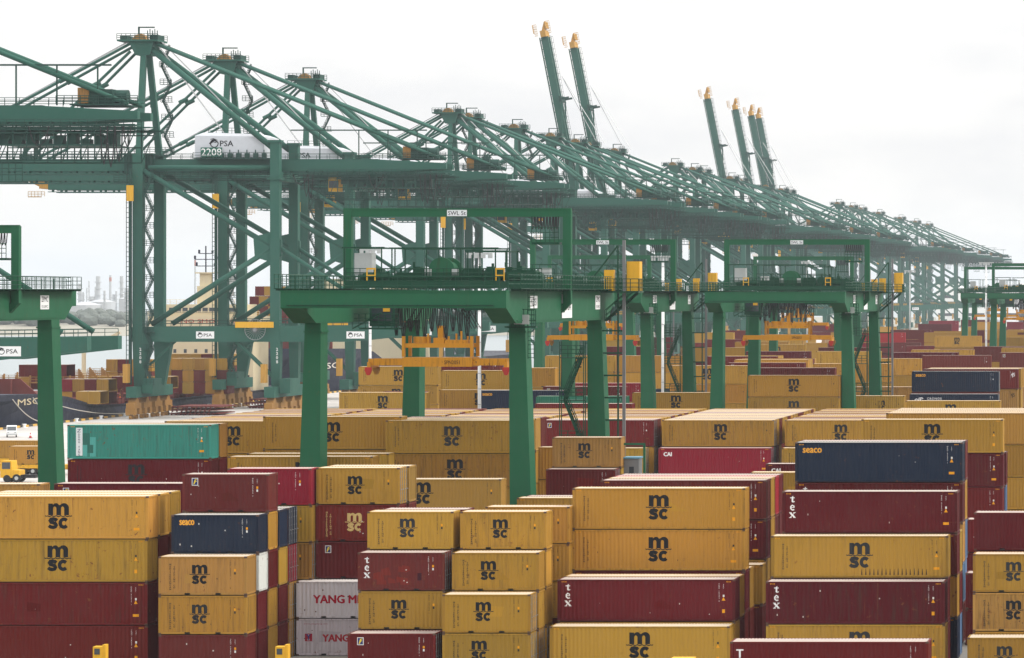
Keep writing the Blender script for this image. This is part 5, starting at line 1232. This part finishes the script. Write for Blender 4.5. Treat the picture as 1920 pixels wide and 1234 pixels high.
# mooring ropes and bollards
for i, (p0, p1, sag) in enumerate((((XS+0.3, 700, 5.4), (QX+1.0, 716, 0.6), 1.4), ((XS+0.3, 712, 5.4), (QX+1.0, 717, 0.6), 0.1), ((XS+0.3, 722, 4.2), (QX+1.2, 770, 0.7), 1.0))):
    pts = []
    for k in range(13): t_ = k/12; p = Vector(p0).lerp(Vector(p1), t_); p.z -= sag*4*t_*(1-t_); pts.append(p)
    obj('mooring_rope', MB().path(pts, 0.09, 6).mesh('mooring_rope', M['rope']), label=('pale mooring rope sagging from the ship bow', 'taut pale mooring rope beside the sagging one', 'long pale mooring rope running right of the green leg')[i], cat='rope', group='mooring ropes')
bm_ = MB().tube((0,0,0), (0,0,0.55), 0.28, 10).tube((0,0,0.55), (0,0,0.75), 0.42, 10).box(-0.5,0.5,-0.5,0.5,0,0.08).mesh('bollard', M['white'])
for i, k in enumerate((0, 2, 3, 4, 5, 6, 7, 8, 11)): obj('bollard', bm_, loc=(QX+1.3, 700+k*16, 0.01), label='white mooring bollard on the quay edge, %s from the left' % ('first', 'second', 'third', 'fourth', 'fifth', 'sixth', 'seventh', 'eighth', 'ninth')[i], cat='bollard', group='bollards along the quay edge')
# ------------------------------------------------------------------ things on the apron
def wheel_mesh(rad, wd, name='wheel'):
    return MB().disc((0, 0), rad, -wd/2, wd/2, 20).mesh(name, M['black'])
# white pick-up van
va = thing('white_van', 'small white van parked on the quay apron, far left', 'van', at(22, 823, 655)*1.0, (0,0,R(-72)))
va.location.z = 0.01
body = MB().prism([(-2.4, 0.45), (2.3, 0.45), (2.35, 1.0), (1.9, 1.15), (1.2, 1.95), (-2.3, 2.0), (-2.45, 1.1)], -0.85, 0.85)
obj('body', body.mesh('body', M['white']), va)
obj('windscreen', MB().prism([(1.28, 1.9), (1.86, 1.2), (1.9, 1.22), (1.32, 1.93)], -0.75, 0.75).mesh('windscreen', M['glass']), va)
for s in (-1, 1): obj('side_window', MB().box(-2.0, 1.1, s*0.855-0.01, s*0.855+0.01, 1.25, 1.8).mesh('side_window', M['glass']), va)
for x in (-1.5, 1.5):
    for y in (-0.78, 0.78): w_ = obj('wheel', wheel_mesh(0.34, 0.22), va, (x, y, 0.34))
for y in (-0.6, 0.6): obj('headlight', MB().box(2.3, 2.37, y-0.15, y+0.15, 0.8, 0.98).mesh('headlight', M['grey']), va)
obj('bumper', MB().box(2.3, 2.45, -0.85, 0.85, 0.4, 0.6).mesh('bumper', M['grey']), va)
# traffic cone
co = thing('traffic_cone', 'red and white traffic cone on the apron near the green leg', 'cone', (ax(57, 650), 650, 0.01))
obj('cone', MB().tube((0,0,0.05), (0,0,0.95), 0.24, 14, 0.05).mesh('cone', M['red']), co); obj('reflective_band', MB().tube((0,0,0.45), (0,0,0.65), 0.168, 14, 0.123).mesh('reflective_band', M['white']), co); obj('base', MB().box(-0.35,0.35,-0.35,0.35,0,0.05).mesh('base', M['black']), co)
# prime movers with trailers
def truck(x, y, label, box_tok=None, L=L20, cab_left=True, blabel='', trailer=True):
    t_ = thing('terminal_truck', label, 'truck', (x, y, 0.01))
    if trailer: obj('trailer_bed', MB().box(0, 12.4, 0.1, 2.4, 1.0, 1.45).box(0.4, 12, 0.5, 0.9, 0.75, 1.0).box(0.4, 12, 1.6, 2.0, 0.75, 1.0).mesh('trailer_bed', M['yellowsafe']), t_)
    for xx in ((2.2, 3.6, 11.0) if trailer else (-1.4,)):
        for yy in (0.25, 2.2): w_ = obj('wheel', wheel_mesh(0.55, 0.4), t_, (xx, yy, 0.55)); obj('hub', MB().disc((0,0), 0.26, -0.22, -0.2, 14).mesh('hub', M['grey']), w_)
    if trailer: obj('mudguard', MB().prism([(1.3, 1.0), (1.5, 1.25), (4.3, 1.25), (4.5, 1.0), (4.3, 0.95), (1.5, 0.95)], 0.02, 0.5).mesh('mudguard', M['yellowsafe']), t_)
    cbx = -3.6
    obj('cab', MB().prism([(cbx, 0.6), (cbx+2.6, 0.6), (cbx+2.6, 1.6), (cbx+1.6, 1.7), (cbx+1.5, 2.9), (cbx+0.1, 2.9), (cbx, 1.7)], 0.1, 2.4).mesh('cab', M['yellowsafe']), t_)
    obj('cab_window', MB().box(cbx+0.25, cbx+1.35, 0.06, 0.1, 1.8, 2.7).mesh('cab_window', M['glass']), t_)
    obj('chassis', MB().box(cbx+0.2, 1.0, 0.6, 1.9, 0.55, 0.99).mesh('chassis', M['black']), t_)
    for yy in (0.25, 2.2): obj('wheel', wheel_mesh(0.5, 0.35), t_, (cbx+0.9, yy, 0.5))
    if box_tok: container(x+L/2+0.3, y+1.25, 1.47, L, box_tok, blabel, 'containers on trailers', lod=1)
    return t_
truck(ax(13, 517), 517, 'yellow terminal truck with its trailer, left of the green leg', 'Sy+msc', L20, True, 'yellow container with black logo on trailer beside the green leg')
truck(ax(-60, 537), 537, 'yellow terminal truck behind another at the far left', 'Sy', L40, True, 'yellow long container on trailer at the far left edge')
truck(ax(36, 497)+1.0, 497, 'yellow truck cab cut by the left edge', trailer=False)
truck(ax(1368, 226)-0.3, 226, 'yellow trailer below the maroon box, bottom edge', 'Sm+texlow', L40, True, 'maroon container with white letter on trailer, bottom edge right of centre')
def head_board(u, label):
    p = at(u, 1213, 236); o = thing('truck_headboard', label, 'truck', (p.x, 236, 0.01), group='truck tops at the bottom edge')
    obj('panel', MB().box(0, 0.6, 0, 0.7, 0.5, p.z).box(0.6, 0.8, 0.05, 0.65, 0.6, p.z+0.12).mesh('panel', M['yellowsafe']), o); obj('window', MB().box(0.1, 0.45, -0.03, 0, p.z-0.5, p.z-0.12).mesh('window', M['glass']), o)
    for x in (0.1, 0.7): obj('wheel', wheel_mesh(0.45, 0.3), o, (x, 0.3, 0.45))
head_board(174, 'top of a yellow truck at the bottom edge, left'); head_board(516, 'top of a yellow truck beside the grey containers')
# stacks of oxide red hatch covers on the apron
for i, (u0, u1, v0, v1, Y) in enumerate(((312, 408, 760, 780, 772), (460, 522, 746, 764, 820))):
    x0, x1 = ax(u0, Y), ax(u1, Y); zt = az(v0, Y); hc_ = thing('hatch_cover_stack', ('oxide red hatch covers piled beside the nearest crane leg', 'oxide red hatch covers piled between the second crane legs', 'oxide red hatch covers piled behind the near left green leg')[i], 'hatch covers', (0, 0, 0))
    n = 3
    for k in range(n):
        z = 0.01+k*(zt/n); dx = (0.5, -0.3, 0.9)[k]
        b = MB().box(x0+dx, x1+dx*0.4, Y, Y+13, z+0.25, z+zt/n*0.62)
        for q in range(10): b.box(x0+dx+0.4+q*(x1-x0-1)/10, x0+dx+0.7+q*(x1-x0-1)/10, Y-0.1, Y+0.3, z, z+0.6)
        b.box(x0+dx+0.6, x1+dx*0.4-0.6, Y+0.5, Y+12.5, z+zt/n*0.62, z+zt/n*0.7)
        obj('hatch_cover', b.mesh('hatch_cover', M['ship_red']), hc_)
# crew in orange vests on the ship
def person(x, y, z, label):
    o = thing('person', label, 'person', (x, y, z), group='dock workers')
    me = bpy.data.meshes.new('body'); P_ = [(0,0,0.95),(0,0,1.2),(0,0,1.42),(0,0,1.52),(0,0,1.66),(0.1,0,0.9),(0.12,0.02,0.5),(0.13,-0.02,0.06),(0.14,-0.14,0.03),(-0.1,0,0.9),(-0.13,0.05,0.5),(-0.15,0.0,0.06),(-0.15,-0.12,0.03),(0.2,0,1.4),(0.28,-0.05,1.12),(0.24,-0.22,0.95),(-0.2,0,1.4),(-0.28,-0.03,1.12),(-0.24,-0.2,0.95)]
    E = [(0,1),(1,2),(2,3),(3,4),(0,5),(5,6),(6,7),(7,8),(0,9),(9,10),(10,11),(11,12),(2,13),(13,14),(14,15),(2,16),(16,17),(17,18)]
    me.from_pydata(P_, E, []); b_ = obj('body', me, o)
    sk = b_.modifiers.new('Skin', 'SKIN'); rad = [.14,.15,.16,.06,.11,.1,.07,.05,.045,.1,.07,.05,.045,.07,.05,.04,.07,.05,.04]
    for v_, r_ in zip(me.skin_vertices[0].data, rad): v_.radius = (r_, r_)
    me.skin_vertices[0].data[0].use_root = True
    b_.modifiers.new('Subdivision', 'SUBSURF').levels = 1; b_.modifiers['Subdivision'].render_levels = 1
    me.materials.append(M['hull'])
    obj('vest', MB().tube((0,0,0.98), (0,0,1.45), 0.19, 12, 0.2).mesh('vest', M['hivis']), o); obj('helmet', MB().tube((0,0,1.7), (0,0,1.82), 0.13, 12, 0.07).mesh('helmet', M['yellowsafe']), o)
M['hivis'] = plain('high_visibility_vest', (0.8, 0.17, 0.03), 0.7)
person(ax(215, 770), 770, 2.5, 'worker in orange vest standing on the ship deck, left of pair')
person(ax(225, 774), 774, 2.5, 'worker in orange vest standing on the ship deck, right of pair')
# light masts in the yard
def mast(u, Y, h, label, col='white'):
    o = thing('light_mast', label, 'mast', (ax(u, Y), Y, 0.01), group='light masts in the yard')
    obj('pole', MB().tube((0,0,0), (0,0,h), 0.27, 12, 0.2).mesh('pole', M[col], smooth=True), o)
    b = MB()
    for k in range(int(h/2.2)): b.tube((0,0,1+k*2.2), (0,0,1.06+k*2.2), 0.31, 10)
    obj('joint_ring', b.mesh('joint_ring', M['steel']), o, kind='stuff')
    hd = MB().box(-1.8, 1.8, -0.3, 0.3, h, h+0.25)
    for k in range(4): hd.box(-1.7+k*1.0, -1.1+k*1.0, -0.5, -0.2, h-0.5, h)
    obj('lamp_head', hd.mesh('lamp_head', M['grey']), o)
mast(899, 520, 31, 'white light mast behind the orange spreader'); mast(694, 640, 33, 'white light mast between left legs of the central crane'); mast(1243, 560, 31, 'white light mast left of the second yard crane')
mast(1849, 900, 33, 'white light mast near the right edge'); mast(1513, 1100, 35, 'grey light mast under the hazy crane row', 'grey'); mast(1706, 1200, 33, 'grey light mast right of the hazy crane row', 'grey')
# container repair cabin with green post beside rusty box
cb_ = thing('control_cabin', 'grey cabin with dark window and green post beside the rusty container', 'cabin', (ax(1170, 318), 318, 0))
zc = az(860, 318)
obj('cabin', MB().box(0, 0.9*1.4, 0, 2.0, 8.4, zc).mesh('cabin', M['pole']), cb_); obj('window', MB().box(0.45, 0.85, -0.03, 0, zc-1.6, zc-0.7).mesh('window', M['glass']), cb_); obj('roof', MB().box(-0.1, 1.35, -0.1, 2.1, zc, zc+0.12).mesh('roof', plain('cabin_blue', (0.10,0.26,0.36), 0.5)), cb_)
obj('post', MB().box(1.62, 1.8, 0.2, 0.4, 0, az(831, 318)).box(-0.1, 1.8, 0.22, 0.38, az(835, 318), az(831, 318)).mesh('post', M['rtg']), cb_); obj('pedestal', MB().box(0.1, 1.1, 0.2, 1.8, 0, 8.4).mesh('pedestal', M['rtg_d']), cb_)

# ------------------------------------------------------------------ far shore, refinery
isl = MB(); nx = 60
vs = []; rnd = random.Random(5)
for i in range(nx+1):
    x = -2600+i*40; h = 2.5+2.5*math.sin(i*0.31)+1.5*math.sin(i*0.9+1)
    vs += [(x, 2480+20*math.sin(i*0.5), -3.5), (x, 2560, max(1.0, h)), (x, 3600, 3), (x, 3650, -3.5)]
isl.add(vs, [(4*i+k, 4*i+4+k, 4*i+5+k, 4*i+1+k) for i in range(nx) for k in range(3)])
obj('island', isl.mesh('island', concrete('island_shore', (0.30, 0.28, 0.22))), kind='structure')
wd = MB(); ico = bmesh.new(); bmesh.ops.create_icosphere(ico, subdivisions=2, radius=1.0); iv = [v.co.copy() for v in ico.verts]; ico.faces.ensure_lookup_table(); fi = [tuple(v.index for v in f.verts) for f in ico.faces]; ico.free()
for k in range(900):
    x = rnd.uniform(-1500, -330); y = 2550+rnd.random()**1.5*260; s = rnd.uniform(3.0, 7.0); h = rnd.uniform(4, 8.0)+4.5*max(0, math.sin(x*0.011+1.0))+3*math.sin(x*0.037)
    wd.add([(x+p.x*s*rnd.uniform(.8,1.2), y+p.y*s, h+p.z*s*0.8*rnd.uniform(.8,1.25)) for p in iv], fi)
obj('woodland', wd.mesh('woodland', M['foliage']), kind='stuff', label='hazy line of trees along the far shore', cat='trees')
GR = 'refinery on the far shore'
def ref(kind, u, vt, Y, rad, vb=575, label='', red=False):
    o = thing(kind, label, 'tower', (ax(u, Y), Y, 3), group=GR); h = az(vt, Y)-3
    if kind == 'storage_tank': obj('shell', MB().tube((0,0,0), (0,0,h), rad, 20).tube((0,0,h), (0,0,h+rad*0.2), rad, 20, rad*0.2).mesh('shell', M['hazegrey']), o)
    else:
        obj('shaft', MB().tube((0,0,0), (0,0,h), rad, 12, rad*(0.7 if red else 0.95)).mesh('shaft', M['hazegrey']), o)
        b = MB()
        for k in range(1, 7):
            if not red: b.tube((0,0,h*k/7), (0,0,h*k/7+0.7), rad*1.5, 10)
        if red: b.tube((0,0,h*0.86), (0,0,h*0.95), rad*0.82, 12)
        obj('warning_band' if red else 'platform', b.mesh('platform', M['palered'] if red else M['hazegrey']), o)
for k, (kd, u, vt, rad, red) in enumerate((('refinery_tower', 150, 532, 2.6, 0), ('refinery_tower', 184, 518, 3.2, 0), ('refinery_chimney', 207, 516, 2.2, 1), ('refinery_tower', 228, 518, 2.6, 0), ('refinery_tower', 240, 540, 5.0, 0), ('refinery_tower', 213, 552, 2.0, 0), ('refinery_tower', 203, 561, 2.4, 0), ('refinery_tower', 172, 556, 4.2, 0), ('refinery_tower', 163, 540, 0.9, 0), ('storage_tank', 192, 566, 12, 0), ('storage_tank', 245, 560, 10, 0), ('refinery_chimney', 366, 482, 1.6, 1), ('storage_tank', 160, 572, 14, 0), ('refinery_tower', 235, 556, 1.6, 0), ('refinery_tower', 156, 548, 1.4, 0), ('refinery_tower', 179, 538, 1.2, 0), ('refinery_tower', 196, 545, 1.6, 0), ('refinery_tower', 218, 546, 1.3, 0), ('refinery_tower', 167, 527, 0.8, 0))):
    ref(kd, u, vt, 3100+(k % 4)*60, rad*(1 if kd == 'storage_tank' else 0.62), label='hazy %s on the far shore, %s from the left' % (kd.replace('_', ' '), nn[k]), red=bool(red))
# pipe racks and low sheds between the refinery towers
ra = thing('refinery_shed', 'low hazy sheds and pipe racks among the refinery towers', 'sheds', (0, 3150, 3), group=GR)
for k in range(14):
    x = -1080+k*42; h = 6+9*((k*7) % 5)/4; obj('shed', MB().box(x, x+rnd.uniform(18, 36), 0, 20, 0, h).mesh('shed', M['hazegrey']), ra)
# low hazy buildings beyond the far right cranes
for k, (u0, u1, vt) in enumerate(((1755, 1800, 527), (1800, 1850, 540), (1856, 1920, 536), (1910, 1990, 531))):
    Y = 3300; o = thing('warehouse', ('tall hazy block beyond the last cranes, right', 'hazy warehouse right of the tall block', 'hazy warehouse near the right edge', 'hazy warehouse cut by the right edge')[k], 'building', (0, 0, 0), group='buildings beyond the port')
    wl = obj('wall', MB().box(ax(u0, Y), ax(u1, Y), Y, Y+60, 0, az(vt, Y)).mesh('wall', M['white']), o)
    for q in range(3): obj('window_band', MB().box(ax(u0, Y)+2, ax(u1, Y)-2, Y-0.3, Y, 6+q*8, 8.5+q*8).mesh('window_band', M['glass']), wl)

# ------------------------------------------------------------------ the remaining containers: hidden tiers and the smallest far ones
if REST:
    cs = sorted(set(q[5] for q in REST)); b = MB()
    for (x, y, z, L, H, cl, rz) in REST:
        mi = cs.index(cl); lx, ly = (L/2, WID/2) if abs(rz) < 0.1 else (WID/2, L/2)
        b.box(x-lx+0.05, x+lx-0.05, y-ly+0.06, y+ly-0.05, z+0.02, z+H-0.03, mi)
        for sx in (-1, 1):
            x0, x1 = sorted((x+sx*lx, x+sx*(lx-0.16)))
            b.box(x0, x1, y-ly, y-ly+0.14, z, z+H, mi)
        b.box(x-lx+0.16, x+lx-0.16, y-ly, y-ly+0.08, z+H-0.1, z+H, mi); b.box(x-lx+0.16, x+lx-0.16, y-ly, y-ly+0.08, z+0.02, z+0.16, mi)
    obj('stacked_containers', b.mesh('stacked_containers', *[paint('container_paint_'+CN[c].replace(' ', '_'), COLS[c], 0.45, rust_amt=0.6, streak=0.2) for c in cs]), kind='stuff', label='hidden lower tiers and farthest boxes of the container yard', cat='containers')

# ------------------------------------------------------------------ the hazy air
hm = bpy.data.materials.new('haze'); hm.use_nodes = True; ht = hm.node_tree; ht.nodes.clear()
pv = ht.nodes.new('ShaderNodeVolumePrincipled'); mo = ht.nodes.new('ShaderNodeOutputMaterial'); ht.links.new(pv.outputs[0], mo.inputs['Volume'])
pv.inputs['Color'].default_value = (0.74, 0.80, 0.87, 1); pv.inputs['Density'].default_value = HAZE; pv.inputs['Anisotropy'].default_value = 0.3
obj('haze', MB().box(-9100, 4300, -80, FAR+100, -5.5, 135).mesh('haze', hm), kind='stuff', label='pale haze over the port and the sea', cat='haze')
